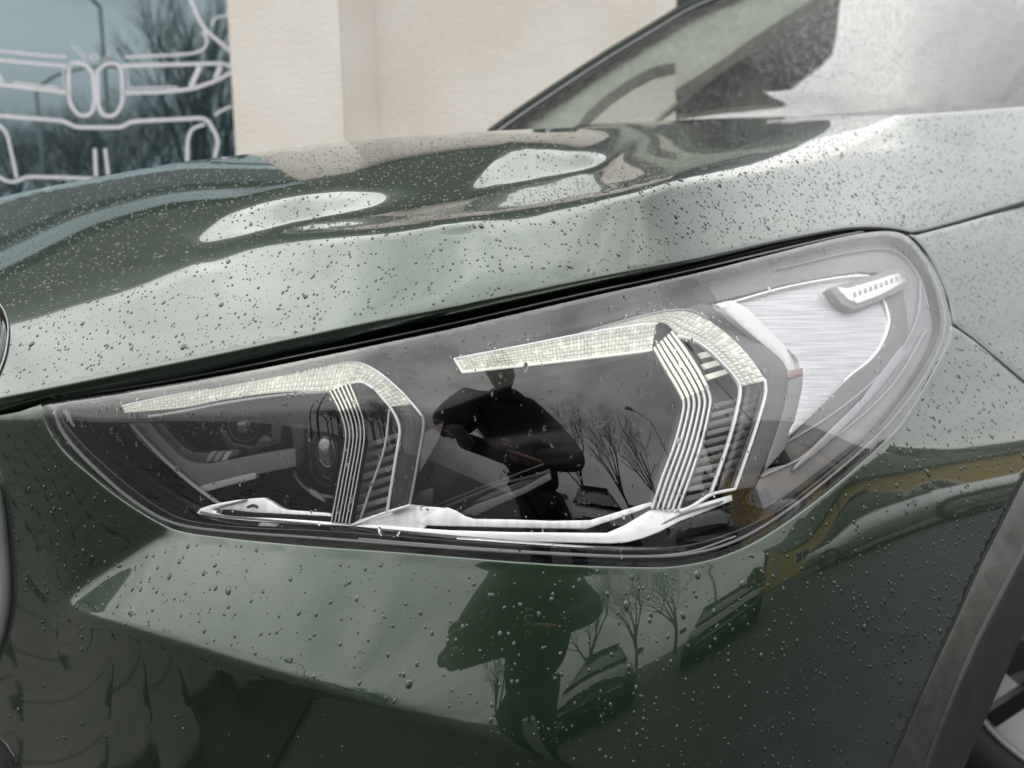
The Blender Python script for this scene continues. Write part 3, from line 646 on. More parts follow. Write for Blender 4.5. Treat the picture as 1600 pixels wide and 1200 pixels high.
# street lamps
STEEL = mat('galvanised lamp post', (.16,.17,.17), rough=.5, metal=.4)
def tube(name, pts, R, m, parent, sides=10, taper=1.):
    P = [Vector(p) for p in pts]; v = []; f = []; n_ = len(P)
    for i, p in enumerate(P):
        d = (P[min(i+1, n_-1)]-P[max(i-1, 0)]).normalized(); a = d.cross(Vector((.31,.17,.93))).normalized(); b_ = d.cross(a); rr = R*(1+(taper-1)*i/(n_-1))
        v += [p+(a*math.cos(2*math.pi*k/sides)+b_*math.sin(2*math.pi*k/sides))*rr for k in range(sides)]
    for i in range(n_-1):
        for k in range(sides): f.append((i*sides+k, i*sides+(k+1) % sides, (i+1)*sides+(k+1) % sides, (i+1)*sides+k))
    f += [tuple(range(sides))[::-1], tuple(range((n_-1)*sides, n_*sides))]
    return mesh(name, v, f, m, parent)
def street_lamp(x, y, h, az, label, arm=1.8):
    r_ = empty('street_lamp', label, 'street lamp', 'street lamps'); r_.location = (x, y, 0); r_.rotation_euler = (0, 0, az)
    tube('post', [(0,0,0),(0,0,h*.5),(0,0,h)], .09, STEEL, r_, taper=.55); tube('arm', [(0,0,h-.05),(arm*.3,0,h+.35),(arm*.7,0,h+.55),(arm,0,h+.6)], .045, STEEL, r_, taper=.8)
    mesh('lamp_head', [(arm-.1,-.13,h+.56),(arm+.6,-.16,h+.60),(arm+.6,.16,h+.60),(arm-.1,.13,h+.56),(arm,-.08,h+.74),(arm+.5,-.1,h+.74),(arm+.5,.1,h+.74),(arm,.08,h+.74)], [(0,3,2,1),(4,5,6,7),(0,1,5,4),(1,2,6,5),(2,3,7,6),(3,0,4,7)], STEEL, r_, False)
def mirrored_(px, Dm):   # where a thing stands that the window shows at that pixel column (window plane YW+.12)
    r = ray(np.array([float(px)]), np.array([300.]))[0]; k = Dm/r[1]; return r[0]*k, 2*(YW+.12)-Dm
x_, y_ = mirrored(178, 26); street_lamp(x_, y_, 8.5, R_(160), 'slim curved street lamp mirrored in the shop window, middle', 1.2)
x_, y_ = mirrored(70, 30); street_lamp(x_, y_, 7.2, R_(0), 'street lamp with a straight arm mirrored at the left of the shop window', 2.2)
street_lamp(15, -7.2, 7.5, R_(200), 'street lamp in front of the yellow house gable', 1.5); street_lamp(13, 1.0, 7.0, R_(160), 'street lamp in front of the long side of the yellow house', 1.5)
street_lamp(6.5, -16, 7.0, R_(90), 'street lamp mirrored near the bumper crease', 1.2)
# ---- parked cars opposite, simple but real bodies
def parked(name, label, x, y, rz, paint, grille=False, L_=4.4, H=1.55):
    root = empty(name, label, 'car', 'cars parked around'); root.location = (x, y, 0); root.rotation_euler = (0, 0, rz)
    # side profile along local x (front at +x); cross-sections rounded in y
    st = [(-L_/2, .45,.78,.62),(-L_/2+.08,.32,.95,.78),(-L_/2+.5,.24,1.02,.86),(-.9,.22,1.0,.9),(.4,.22,.98,.9),(1.1,.24,.96,.89),(1.7,.28,.88,.86),(2.05,.32,.8,.78),(L_/2,.42,.66,.6)]
    v = []; f = []; ns = 12
    for (sx_2, zb, zt, hw) in st:
        for k in range(ns+1):
            a = math.pi*k/ns; yy = hw*math.copysign(abs(math.cos(a))**.35, math.cos(a)); zz = zb+(zt-zb)*math.sin(a)**.5; v.append((sx_2, yy, zz))
    for i in range(len(st)-1):
        for k in range(ns): f.append((i*(ns+1)+k, i*(ns+1)+k+1, (i+1)*(ns+1)+k+1, (i+1)*(ns+1)+k))
        f.append((i*(ns+1), (i+1)*(ns+1), (i+1)*(ns+1)+ns, i*(ns+1)+ns))
    f.append(tuple(range(ns+1))); f.append(tuple(len(v)-1-k for k in range(ns+1)))
    body = mesh('body', v, f, paint, root)
    gt = [(-L_/2+.25,.92,.1,.72),(-1.55,.95,H-.16,.64),(-.7,.95,H,.6),(.25,.95,H-.03,.6),(1.15,.95,.05,.7)]
    v = []; f = []
    for (sx_2, zb, zt, hw) in gt:
        t = zt if zt > .5 else zb+.06
        for k in range(9):
            a = math.pi*k/8; v.append((sx_2, hw*math.copysign(abs(math.cos(a))**.4, math.cos(a))*(1 if k not in (3,4,5) else 1), zb+(t-zb)*math.sin(a)**.45))
    for i in range(4):
        for k in range(8): f.append((i*9+k, i*9+k+1, (i+1)*9+k+1, (i+1)*9+k))
    mesh('glasshouse', v, f, DG, root)
    slab('roof_panel', [(-1.4,-.5,H-.02),(.2,-.5,H+.005),(.2,.5,H+.005),(-1.4,.5,H-.02)], .02, paint, root)
    for sx_2 in (-1.32, 1.3):
        for sy in (-1, 1):
            t = []; g = []; nn_ = 20
            for (rr, yy) in ((.2,.02),(.22,-.01),(.3,-.02),(.33,.02),(.33,.2),(.2,.22)):
                t += [(sx_2+rr*math.cos(2*math.pi*k/nn_), sy*(.88-yy), .33+rr*math.sin(2*math.pi*k/nn_)) for k in range(nn_)]
            for q in range(5):
                for k in range(nn_): g.append((q*nn_+k, q*nn_+(k+1) % nn_, (q+1)*nn_+(k+1) % nn_, (q+1)*nn_+k))
            w2 = mesh('wheel', t, g, BLACK_RUBBER, root)
            t = [(sx_2, sy*.87, .33)]+[(sx_2+.2*math.cos(2*math.pi*k/20)*(1 if k % 4 < 2 else .55), sy*.862, .33+.2*math.sin(2*math.pi*k/20)*(1 if k % 4 < 2 else .55)) for k in range(20)]
            mesh('rim', t, [(0,k+1,(k+1) % 20+1) for k in range(20)], CHROME_C, w2, False)
    for sy in (-1, 1):
        mesh('headlamp', [(2.02,sy*.42,.62),(2.13,sy*.42,.62),(2.0,sy*.72,.66),(1.9,sy*.74,.68),(1.98,sy*.42,.74),(2.07,sy*.42,.74),(1.96,sy*.7,.78),(1.86,sy*.72,.78)], BF, FRM, root, True)
        if grille:
            for k in range(7): box('grille_slat', 2.12, 2.215, sy*(.05+.035*k)-.008, sy*(.05+.035*k)+.008, .42, .68, CHROME_C, root)
            box('grille_surround', 2.05, 2.19, min(sy*.03, sy*.3), max(sy*.03, sy*.3), .40, .70, GLOSS_BLACK, root)
        box('mirror', .75, .9, min(sy*.9, sy*1.08), max(sy*.9, sy*1.08), .98, 1.12, paint, root, bev=.02)
    return root
CHROME_C = mat('bright metal', (.6,.6,.6), rough=.25, metal=.9)
P_SIL = mat('silver paint', (.42,.43,.43), rough=.3, metal=.4, coat=1); P_DK = mat('dark green grey paint', (.02,.03,.028), rough=.3, coat=1); P_GR = mat('grey paint', (.13,.14,.15), rough=.3, metal=.4, coat=1)
parked('parked_car', 'silver car parked sideways, mirrored in the right of the bumper', 8.8, 2.0, R_(105), P_SIL)
parked('parked_car', 'dark car parked between the grey and the silver one, mirrored in the bumper', 6.2, -2.4, R_(150), P_DK)
parked('parked_car', 'grey car with an upright slatted grille mirrored low in the bumper', 3.6, -4.6, R_(130), P_GR, grille=True)
# ------------------------------------------------------------------ headlight materials
def clear_mat(name, F0=.11, tint=(1, 1, 1), rough=.0, bump=0.):
    """thin clear sheet: what is behind shows through, Schlick mirror on top"""
    m = bpy.data.materials.new(name); m.use_nodes = True; nn, ll = m.node_tree.nodes, m.node_tree.links; nn.clear()
    o = nn.new('ShaderNodeOutputMaterial'); t = nn.new('ShaderNodeBsdfTransparent'); t.inputs[0].default_value = (*tint, 1)
    g = nn.new('ShaderNodeBsdfGlossy'); g.inputs['Roughness'].default_value = rough; g.inputs[0].default_value = (1, 1, 1, 1)
    lw = nn.new('ShaderNodeLayerWeight'); lw.inputs[0].default_value = .5
    p = nn.new('ShaderNodeMath'); p.operation = 'POWER'; p.inputs[1].default_value = 5; ll.new(lw.outputs['Facing'], p.inputs[0])
    a = nn.new('ShaderNodeMath'); a.operation = 'MULTIPLY_ADD'; a.inputs[1].default_value = 1-F0; a.inputs[2].default_value = F0; ll.new(p.outputs[0], a.inputs[0])
    mx = nn.new('ShaderNodeMixShader'); ll.new(a.outputs[0], mx.inputs[0]); ll.new(t.outputs[0], mx.inputs[1]); ll.new(g.outputs[0], mx.inputs[2]); ll.new(mx.outputs[0], o.inputs[0])
    return m
LENS = clear_mat('clear lamp cover', .085, (.97, .97, .98))
CHROME = mat('polished aluminium trim', (.93, .93, .93), rough=.25, metal=.3)
def brushed(name, col, sx, sy, rough=.35, ang=0., lo=.74, hi=1.16):
    m = mat(name, col, rough=rough, metal=.35); n, l, b = nodes(m)
    t = n.new('ShaderNodeTexCoord'); mp_ = n.new('ShaderNodeMapping'); mp_.inputs['Scale'].default_value = (sx, sy, 1); mp_.inputs['Rotation'].default_value = (0, 0, ang); mp_.vector_type = 'POINT'
    x = n.new('ShaderNodeTexNoise'); x.inputs['Scale'].default_value = 1; x.inputs['Detail'].default_value = 3
    l.new(t.outputs['UV'], mp_.inputs[0]); l.new(mp_.outputs[0], x.inputs[0])
    u = n.new('ShaderNodeBump'); u.inputs['Strength'].default_value = .9; u.inputs['Distance'].default_value = .0003; l.new(x.outputs['Fac'], u.inputs['Height']); l.new(u.outputs[0], b.inputs['Normal'])
    r = n.new('ShaderNodeMapRange'); r.inputs[1].default_value = .38; r.inputs[2].default_value = .62; r.inputs[3].default_value = lo; r.inputs[4].default_value = hi; l.new(x.outputs['Fac'], r.inputs[0])
    h = n.new('ShaderNodeHueSaturation'); h.inputs['Color'].default_value = (*col, 1); l.new(r.outputs[0], h.inputs['Value']); l.new(h.outputs[0], b.inputs['Base Color'])
    return m
SILVER = brushed('grooved silver reflector', (.58, .58, .60), 1.2, 34, .3, R_(17))
LEDGE = brushed('brushed aluminium ledge', (.78, .78, .77), 9, 1.5, .32, R_(20), .86, 1.06)
GREY = mat('grey lamp housing', (.10, .10, .105), rough=.45)
GREY_D = mat('dark grey lamp plastic', (.035, .035, .038), rough=.4)
GREY_M = mat('mid grey lamp plastic', (.18, .18, .19), rough=.4)
GREY_L = mat('light grey lamp plastic', (.27, .27, .285), rough=.38)
BROWN = mat('copper tinted reflector tip', (.30, .19, .16), rough=.3, metal=.5)
TUB = mat('black lamp tub', (.006, .006, .0065), rough=.5, ior=1.25)
SHADE = mat('black lamp module', (.006, .006, .007), rough=.22, ior=1.3)
WHITE_L = mat('white marker lens', (.86, .86, .87), rough=.18, coat=1)
ACRYL = mat('clear acrylic light guide', (.78, .79, .78), rough=.16, metal=.2, coat=1)
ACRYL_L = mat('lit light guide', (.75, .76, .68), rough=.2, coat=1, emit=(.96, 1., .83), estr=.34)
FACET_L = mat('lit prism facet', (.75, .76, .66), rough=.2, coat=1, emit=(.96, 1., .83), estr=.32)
FACET_D = mat('painted shade prism facet', (.5, .51, .47), rough=.15, metal=.3, emit=(.96, 1., .83), estr=.22)  # dimmer copy of the lit facet: shade put into colour and glow
FILM = clear_mat('clear acrylic band', .05, (.52, .52, .54), .15)
GLASSY = mat('projector lens glass', (.03, .03, .035), rough=.03, ior=1.9, coat=1)
lamp = empty('headlight', None, None); lamp.parent = car
if 'label' in lamp: del lamp['label']
def piece(name, poly, off, m, thick=.004, slope=(0, 0), curve=None, bevel=.0006, step=14, smooth=None, holes=()):
    if smooth is not None: poly = smooth_poly(poly, 4, corners=smooth)
    c = np.mean(np.array(poly), 0)
    f = (lambda X, Y: BODY.d(X, Y)+off+slope[0]*(X-c[0])/100+slope[1]*(Y-c[1])/100+(curve(X, Y) if curve else 0))
    return panel(name, poly, BODY, m, lamp, step=step, thick=thick, bevel=bevel, dfun=f, holes=holes)
def resample(path, n):
    P = np.array(smooth_poly(path, 8, closed=False)); s = np.r_[0, np.cumsum(np.hypot(*np.diff(P, axis=0).T))]
    t = np.linspace(0, s[-1], n); return np.stack([np.interp(t, s, P[:, 0]), np.interp(t, s, P[:, 1])], 1)
def ribbon(name, PL, PR, t0, t1, off, bulge, mats, nl=60, nc=6, wob=0., parent=None, lit=None, down=.006):
    """a rounded rib swept between two guide curves"""
    A, B = resample(PL, nl), resample(PR, nl); v = []; f = []; mi = []
    for i in range(nl):
        w = wob*(1 if i % 2 else -1)
        for j in range(nc):
            u = j/(nc-1); t = t0+(t1-t0)*(u if 0 < j < nc-1 else u+w*.05)
            p = A[i]*(1-t)+B[i]*t; h = bulge*math.sin(math.pi*u)**.7 if 0 < j < nc-1 else -down
            d = float(BODY.d(np.array([p[0]]), np.array([p[1]]))[0])+off-h*(1+w*.25)
            v.append(at(np.array([p[0]]), np.array([p[1]]), np.array([d]))[0])
    for i in range(nl-1):
        for j in range(nc-1):
            f.append((i*nc+j, i*nc+j+1, (i+1)*nc+j+1, (i+1)*nc+j)); mi.append(0 if lit is None or not lit(i/nl) else 1)
    f.append(tuple(range(nc))[::-1]); mi.append(0); f.append(tuple((nl-1)*nc+j for j in range(nc))); mi.append(0)
    o = mesh(name, v, f, mats[0], parent or lamp, True)
    for m in mats[1:]: o.data.materials.append(m)
    o.data.polygons.foreach_set('material_index', mi); return o
def facet_bar(name, top, bot, off, ns, nt, fade, seed=1):
    """prism optics of a light bar: rows of little pyramids, lit and unlit facets in a checker"""
    A, B = resample(top, ns+1), resample(bot, ns+1); r = random.Random(seed); v = []; f = []; mi = []
    for i in range(ns):
        for j in range(nt):
            q = [A[i]*(1-j/nt)+B[i]*(j/nt), A[i+1]*(1-j/nt)+B[i+1]*(j/nt), A[i+1]*(1-(j+1)/nt)+B[i+1]*((j+1)/nt), A[i]*(1-(j+1)/nt)+B[i]*((j+1)/nt)]
            c = sum(q)/4; k = len(v); ck = (i+j) % 2
            for p in q:
                p = c+(p-c)*.97; d = float(BODY.d(np.array([p[0]]), np.array([p[1]]))[0])+off+(.0006 if ck else 0); v.append(at(np.array([p[0]]), np.array([p[1]]), np.array([d]))[0])
            d = float(BODY.d(np.array([c[0]]), np.array([c[1]]))[0])+off-.0018-r.random()*.0008
            cc = c+np.array([r.uniform(-.6, .6), r.uniform(-.6, .6)]); v.append(at(np.array([cc[0]]), np.array([cc[1]]), np.array([d]))[0])
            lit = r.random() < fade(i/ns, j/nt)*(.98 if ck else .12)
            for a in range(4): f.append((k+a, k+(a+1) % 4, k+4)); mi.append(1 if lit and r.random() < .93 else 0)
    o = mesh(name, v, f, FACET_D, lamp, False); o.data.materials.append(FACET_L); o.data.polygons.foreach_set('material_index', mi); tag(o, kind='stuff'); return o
# ------------------------------------------------------------------ cover, tub and border
cover = panel('lens_cover', LAMP, BODY, LENS, lamp, step=8, thick=.006, bevel=.0008, offset=.0006)
INNER = smooth_poly([(88,634),(125,627),(250,608),(500,562),(800,497),(1000,451),(1200,404),(1300,380),(1350,371),(1390,369),(1415,378),(1440,405),(1458,440),(1469,480),(1471,510),(1462,540),(1432,592),(1400,636),(1370,672),(1310,726),(1240,783),(1180,818),(1130,838),(1080,852),(1000,860),(900,858),(800,852),(700,845),(600,837),(500,830),(400,826),(330,820),(285,812),(250,796),(210,768),(160,726),(120,686),(98,658)], 4, corners=(0,))
piece('border_seal', LAMP, .007, GLOSS_BLACK, holes=[INNER], thick=.02, step=12)
# an inner pinstripe that runs along the black border
def line(name, pts, w, off, m, thick=.002, smooth=True, n=40, wf=None):
    P = resample(pts, n) if smooth else np.array(densify(pts, 12, closed=False)); T = np.gradient(P, axis=0); T /= np.linalg.norm(T, axis=1, keepdims=True)+1e-9; Nn = np.stack([-T[:, 1], T[:, 0]], 1)
    k = np.ones(len(P)) if wf is None else np.array([wf(i/(len(P)-1)) for i in range(len(P))]); ww = (w/2*k)[:, None]
    poly = [tuple(p) for p in P+Nn*ww]+[tuple(p) for p in (P-Nn*ww)[::-1]]
    c = lambda X, Y: BODY.d(X, Y)+off
    return panel(name, poly, BODY, m, lamp, step=14, thick=thick, bevel=.0003, dfun=c)
line('border_line', [(84,640),(90,664),(108,692),(150,736),(205,783),(262,816),(330,829),(500,842),(700,857),(850,866),(1000,871),(1080,866),(1150,846),(1220,806),(1300,744),(1380,672),(1440,596),(1473,530),(1477,490),(1466,450),(1452,420)], 1.5, .0045, GREY_M, n=120)
def tub():
    P = densify(LAMP, 25); v = []; f = []; n = len(P)
    X = np.array([p[0] for p in P]); Y = np.array([p[1] for p in P]); d0 = BODY.d(X, Y)
    for k, o in enumerate((.009, .05, .13)):
        s = 1-.02*k; cx, cy = 760, 660; v += list(at(cx+(X-cx)*s, cy+(Y-cy)*s, d0+o))
    for k in range(2):
        for i in range(n): j = (i+1) % n; f.append((k*n+i, k*n+j, (k+1)*n+j, (k+1)*n+i))
    o = mesh('housing', v, f, TUB, lamp, True)
    return o
tub()
piece('back_wall', LAMP, .125, TUB, thick=.01, step=30)
line('edge_sliver', [(97,642),(106,662),(118,684),(128,700)], 14, .012, GREY_L, wf=lambda t: .9-.55*t)
# ------------------------------------------------------------------ left chamber
TI = .018
piece('upper_bezel', [(112,634),(300,603),(520,560),(560,553),(700,522),(900,478),(1100,430),(1118,470),(1080,482),(1000,490),(860,520),(705,556),(716,585),(870,572),(1012,545),(1010,552),(800,600),(690,640),(660,650),(612,595),(578,572),(555,562),(520,566),(350,594),(230,616),(150,640)], .038, GREY_D, thick=.006, slope=(0, -.002))
piece('module_bezel', [(200,662),(233,661),(245,676),(262,695),(282,716),(299,724),(322,727),(351,722),(400,712),(460,702),(462,728),(398,741),(308,764),(284,744),(251,718),(223,692)], .045, GREY, thick=.01, smooth=(0,1,9,10,12))
piece('bezel_highlight', [(307,763),(352,751),(398,740),(399,747),(352,759),(316,769)], .044, GREY_L)  # highlight along the bezel's lower edge, made as a pale strip
line('bezel_edge', [(205,664),(240,703),(283,744),(318,772),(344,790)], 2.2, .04, GREY_L)
piece('module_frame', [(236,662),(252,662),(280,694),(300,708),(330,709),(372,703),(372,709),(351,719),(322,724),(300,721),(285,713),(262,690)], .05, GREY_D, thick=.008)
for x in (322, 334, 346): piece('reflector_tooth', [(x,720),(x+8,707),(x+16,705),(x+7,719)], .0495, GREY_M if x < 340 else GREY_L, thick=.003)
def disc(name, cx, cy, rx, ry, off, m, rings=6, dome=.006, seg=36, rot=0.):
    v = []; f = []; d0 = float(BODY.d(np.array([cx]), np.array([cy]))[0])+off
    for k in range(rings+1):
        t = k/rings
        for i in range(seg):
            a = 2*math.pi*i/seg; x, y = rx*t*math.cos(a), ry*t*math.sin(a)
            px = cx+x*math.cos(rot)-y*math.sin(rot); py = cy+x*math.sin(rot)+y*math.cos(rot)
            v.append(at(np.array([px]), np.array([py]), np.array([d0-dome*math.sqrt(max(0, 1-t*t))]))[0])
    for k in range(rings):
        for i in range(seg): j = (i+1) % seg; f.append((k*seg+i, k*seg+j, (k+1)*seg+j, (k+1)*seg+i))
    return mesh(name, v, f, m, lamp, True)
def ring(name, cx, cy, rx, ry, w, off, m, seg=40, depth=.006, rot=0.):
    v = []; f = []; d0 = float(BODY.d(np.array([cx]), np.array([cy]))[0])+off
    prof = [(-w/2, depth), (-w/2, 0), (0, -w*.00022), (w/2, 0), (w/2, depth)]
    for i in range(seg):
        a = 2*math.pi*i/seg
        for dw, dd in prof:
            x, y = (rx+dw)*math.cos(a), (ry+dw)*math.sin(a)
            px = cx+x*math.cos(rot)-y*math.sin(rot); py = cy+x*math.sin(rot)+y*math.cos(rot)
            v.append(at(np.array([px]), np.array([py]), np.array([d0+dd]))[0])
    n = len(prof)
    for i in range(seg):
        j = (i+1) % seg
        for k in range(n-1): f.append((i*n+k, i*n+k+1, j*n+k+1, j*n+k))
    return mesh(name, v, f, m, lamp, True)
disc('projector_lens', 381, 664, 19, 22, .07, GLASSY, dome=.010); ring('lens_ring', 381, 664, 23, 26, 5, .072, GREY_D, depth=.02)
piece('projector_bracket', [(340,668),(352,672),(362,692),(398,699),(404,690),(405,684),(425,686),(425,664),(440,664),(438,692),(408,700),(395,710),(356,702)], .074, GREY_D, thick=.012)
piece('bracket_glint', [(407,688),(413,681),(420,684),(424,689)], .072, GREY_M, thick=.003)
disc('projector_lens', 512, 706, 25, 45, .062, GLASSY, dome=.016, rot=-.12); ring('lens_ring', 510, 706, 32, 53, 7, .066, SHADE, depth=.03, rot=-.12)
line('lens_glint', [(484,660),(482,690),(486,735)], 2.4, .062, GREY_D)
piece('projector_shroud', [(455,664),(474,664),(476,716),(461,718)], .07, GREY_D, thick=.01)
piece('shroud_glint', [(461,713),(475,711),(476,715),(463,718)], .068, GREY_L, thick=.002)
line('shroud_rib', [(459,735),(466,752),(487,770),(521,778)], 2.4, .066, GREY_M)
piece('shroud_fin', [(482,764),(492,770),(503,779),(507,784),(496,778),(485,771)], .064, GREY_L, thick=.003)
# bottom trim, left section
piece('ledge', [(341,794),(372,783),(395,780),(412,779),(424,786),(436,794),(448,798),(515,803),(517,809),(440,806),(394,803),(352,799)], .026, LEDGE, thick=.004, slope=(0, -.012))
piece('ledge_slot', [(338,800.5),(352,798.8),(394,803.4),(440,805.8),(517,809.4),(513,817),(460,813),(400,809),(352,804)], .0205, TUB, thick=.002)
line('ledge_screw', [(386,793),(394,790),(402,793)], 2.5, .0255, GREY_D)
piece('trim_strip', [(306,804),(313,796),(328,791),(345,787),(380,781),(352,788),(334,793),(330,797),(334,800),(352,804),(400,809),(460,813),(512,817),(545,820),(600,822),(640,826),(700,830),(800,833),(920,834),(950,834),(978,822),(1018,798),(1060,797),(1100,787),(1143,774),(1144,781),(1105,797),(1062,813),(1030,830),(1004,840),(980,846),(954,848),(910,847),(775,844),(680,840),(530,831),(430,824),(330,813),(312,809)], .02, CHROME, thick=.005, slope=(0, -.01))
line('trim_groove', [(312,801),(340,806),(430,814),(545,823),(640,829),(800,837),(950,838),(1004,833),(1062,806),(1130,784)], 1.6, .0194, GREY_M, n=90)
piece('trim_notch', [(931,842),(950,842),(948,847),(929,847)], .0192, BROWN, thick=.001)
piece('centre_ledge', [(549,820),(562,813),(600,801),(640,789),(660,792),(699,795),(690,802),(660,812),(667,818),(660,826),(600,822)], .024, LEDGE, thick=.004, slope=(0, -.012))
piece('ledge', [(655,816),(668,804),(690,796),(699,794),(712,799),(727,808),(741,812),(800,813),(860,815),(923,814),(950,806),(1018,785),(1019,789),(960,810),(917,824),(800,822),(700,820),(664,819)], .0235, LEDGE, thick=.004, slope=(0, -.012))
piece('ledge_slot', [(664,820),(917,825),(962,810),(1016,792),(1014,797),(975,820),(950,832),(920,833),(800,832),(700,829)], .0255, TUB, thick=.003)
piece('trim_hook', [(394,834),(402,827),(405,820),(431,822),(424,834),(420,836)], .011, GREY_L, thick=.003)
piece('trim_hook', [(684,858),(695,851),(704,845),(721,843),(800,848),(870,853),(930,857),(931,863),(880,862),(800,857),(745,852),(733,854),(722,860),(700,861)], .010, GREY_L, thick=.003)
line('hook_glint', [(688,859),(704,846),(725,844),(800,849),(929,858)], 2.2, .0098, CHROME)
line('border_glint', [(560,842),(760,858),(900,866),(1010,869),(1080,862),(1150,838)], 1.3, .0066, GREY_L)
# ------------------------------------------------------------------ left light signature
LT = [(190,634),(287,612),(353,597),(440,580),(520,568),(555,565),(581,575),(613,599),(638,624),(659,650)]
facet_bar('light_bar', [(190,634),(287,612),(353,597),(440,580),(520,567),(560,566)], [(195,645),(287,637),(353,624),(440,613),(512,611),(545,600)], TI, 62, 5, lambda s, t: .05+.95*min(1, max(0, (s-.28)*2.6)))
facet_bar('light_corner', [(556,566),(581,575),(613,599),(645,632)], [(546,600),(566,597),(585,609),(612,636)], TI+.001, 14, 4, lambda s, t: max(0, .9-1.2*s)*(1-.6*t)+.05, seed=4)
line('bar_edge', [(231,651),(287,642),(353,629),(440,617),(512,612)], 2.4, TI-.001, GREY_L)
line('bar_edge', LT, 1.6, TI-.002, ACRYL, n=60)
PL = [(512,611),(527,640),(536,668),(537,692),(527,750),(515,815)]; PR = [(549,598),(561,628),(570,655),(572,684),(563,740),(548,821)]
for k in range(6): ribbon('light_rib', PL, PR, k/6+.035, (k+1)/6-.045, TI+.001, .0022, [ACRYL, ACRYL_L], nl=90, wob=1.0, lit=lambda s: s < .16)
piece('rib_tray', PL+PR[::-1], TI+.009, TUB, thick=.004)
OB_in = [(566,597),(583,606),(600,625),(613,642),(621,658),(624,675),(618,715),(610,765),(604,800)]; OB_out = [(588,578),(613,599),(638,624),(659,650),(661,668),(655,705),(648,745),(639,791)]
ribbon('clear_band', OB_in, OB_out, .06, .98, TI+.004, .001, [FILM], nl=40)
line('band_edge', OB_in, 2.4, TI, ACRYL, n=60); line('band_edge', OB_out, 2.0, TI+.002, GREY_L, n=60)
piece('band_back', [(600,640),(621,660),(624,675),(614,735),(604,802),(639,790),(650,735),(661,668),(659,652),(630,618)], TI+.024, GREY, thick=.004)
piece('slat_back', [(572,684),(575,660),(566,630),(552,600),(568,600),(600,628),(620,658),(622,676),(604,800),(560,820),(550,818)], TI+.036, GREY_D, thick=.004)
for k in range(9):
    y = 688+k*16.5; x0 = 574-k*2.9; x1 = 620-k*2.0
    piece('slat', [(x0, y+6), (x1, y-10), (x1-1.0, y-4.5), (x0-1, y+12)], TI+.02, GREY_M if k % 3 else GREY_L, thick=.003)
line('slat_line', [(608,640),(600,700),(576,770),(560,818)], 1.6, TI+.012, ACRYL)
line('band_edge', [(546,598),(566,597),(583,607)], 1.6, TI-.001, ACRYL)
line('band_foot', [(549,821),(575,812),(604,801),(640,790)], 2.2, TI, CHROME)
# ------------------------------------------------------------------ centre
piece('divider_fin', [(693,660),(687,664),(665,677),(661,700),(656,737),(668,716),(684,688)], .05, GREY_M, thick=.003, slope=(.03, 0))
piece('divider_fin', [(640,792),(655,770),(675,764),(674,790)], .048, GREY_D, thick=.004)
piece('divider_plate', [(694,662),(692,690),(686,716),(674,752),(668,770),(676,770),(690,775),(720,740),(740,690),(720,664)], .062, SHADE, thick=.004)
piece('module_shield', [(660,640),(700,640),(800,606),(870,590),(1000,560),(1052,620),(1040,690),(1010,760),(930,800),(741,810),(700,790),(672,770),(694,700)], .10, SHADE, thick=.006, curve=lambda X, Y: -.03*np.exp(-((X-850)/160)**2-((Y-700)/90)**2))
line('shield_seam', [(676,792),(745,765),(850,725)], 1.5, .06, GREY_D, smooth=False); line('shield_seam', [(690,795),(780,757),(858,738)], 2.6, .055, GREY_D, smooth=False)
piece('shield_bar', [(720,803),(745,790),(818,764),(858,741),(861,748),(824,768),(770,792),(742,805)], .052, GREY, thick=.003)
piece('shield_bar_end', [(740,786),(752,779),(858,734),(861,746),(840,756)], .056, GREY_D, thick=.003)
# ------------------------------------------------------------------ right light signature
T2 = .02
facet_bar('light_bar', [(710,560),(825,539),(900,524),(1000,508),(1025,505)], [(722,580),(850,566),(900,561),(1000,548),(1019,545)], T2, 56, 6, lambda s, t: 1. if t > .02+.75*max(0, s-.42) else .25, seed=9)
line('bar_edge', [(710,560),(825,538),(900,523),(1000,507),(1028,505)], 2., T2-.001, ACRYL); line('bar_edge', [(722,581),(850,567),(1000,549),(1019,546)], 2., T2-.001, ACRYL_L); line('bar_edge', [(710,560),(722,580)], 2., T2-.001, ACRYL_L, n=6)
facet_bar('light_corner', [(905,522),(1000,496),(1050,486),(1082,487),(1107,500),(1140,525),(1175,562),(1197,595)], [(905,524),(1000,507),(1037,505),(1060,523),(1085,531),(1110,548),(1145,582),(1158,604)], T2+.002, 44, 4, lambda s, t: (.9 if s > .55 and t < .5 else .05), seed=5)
QL = [(1019,545),(1037,578),(1055,608),(1064,628),(1062,650),(1048,700),(1030,748),(1015,795)]; QR = [(1052,515),(1078,550),(1102,590),(1114,620),(1112,642),(1101,690),(1083,745),(1062,800)]
for k in range(6): ribbon('light_rib', QL, QR, k/6+.02, (k+1)/6-.025, T2+.001, .0022, [ACRYL, ACRYL_L], nl=80, wob=.5, lit=lambda s: s < .33)
piece('rib_tray', QL+QR[::-1], T2+.009, GREY_D, thick=.004)
SB_in = [(1060,524),(1085,531),(1108,546),(1128,565),(1150,590),(1158,608),(1152,645),(1140,690),(1125,735),(1112,771)]; SB_out = [(1140,525),(1158,542),(1178,565),(1196,592),(1198,612),(1190,645),(1176,690),(1162,730),(1150,764)]
ribbon('clear_band', SB_in[2:], SB_out, .04, .98, T2+.005, .001, [FILM], nl=40)
line('band_edge', SB_in, 2.4, T2, ACRYL, n=60); line('band_edge', SB_out[3:], 2.0, T2+.002, ACRYL, n=40); line('band_edge', [(905,521),(1000,494),(1050,484),(1082,485),(1108,499)], 1.8, T2, GREY_L, n=40)
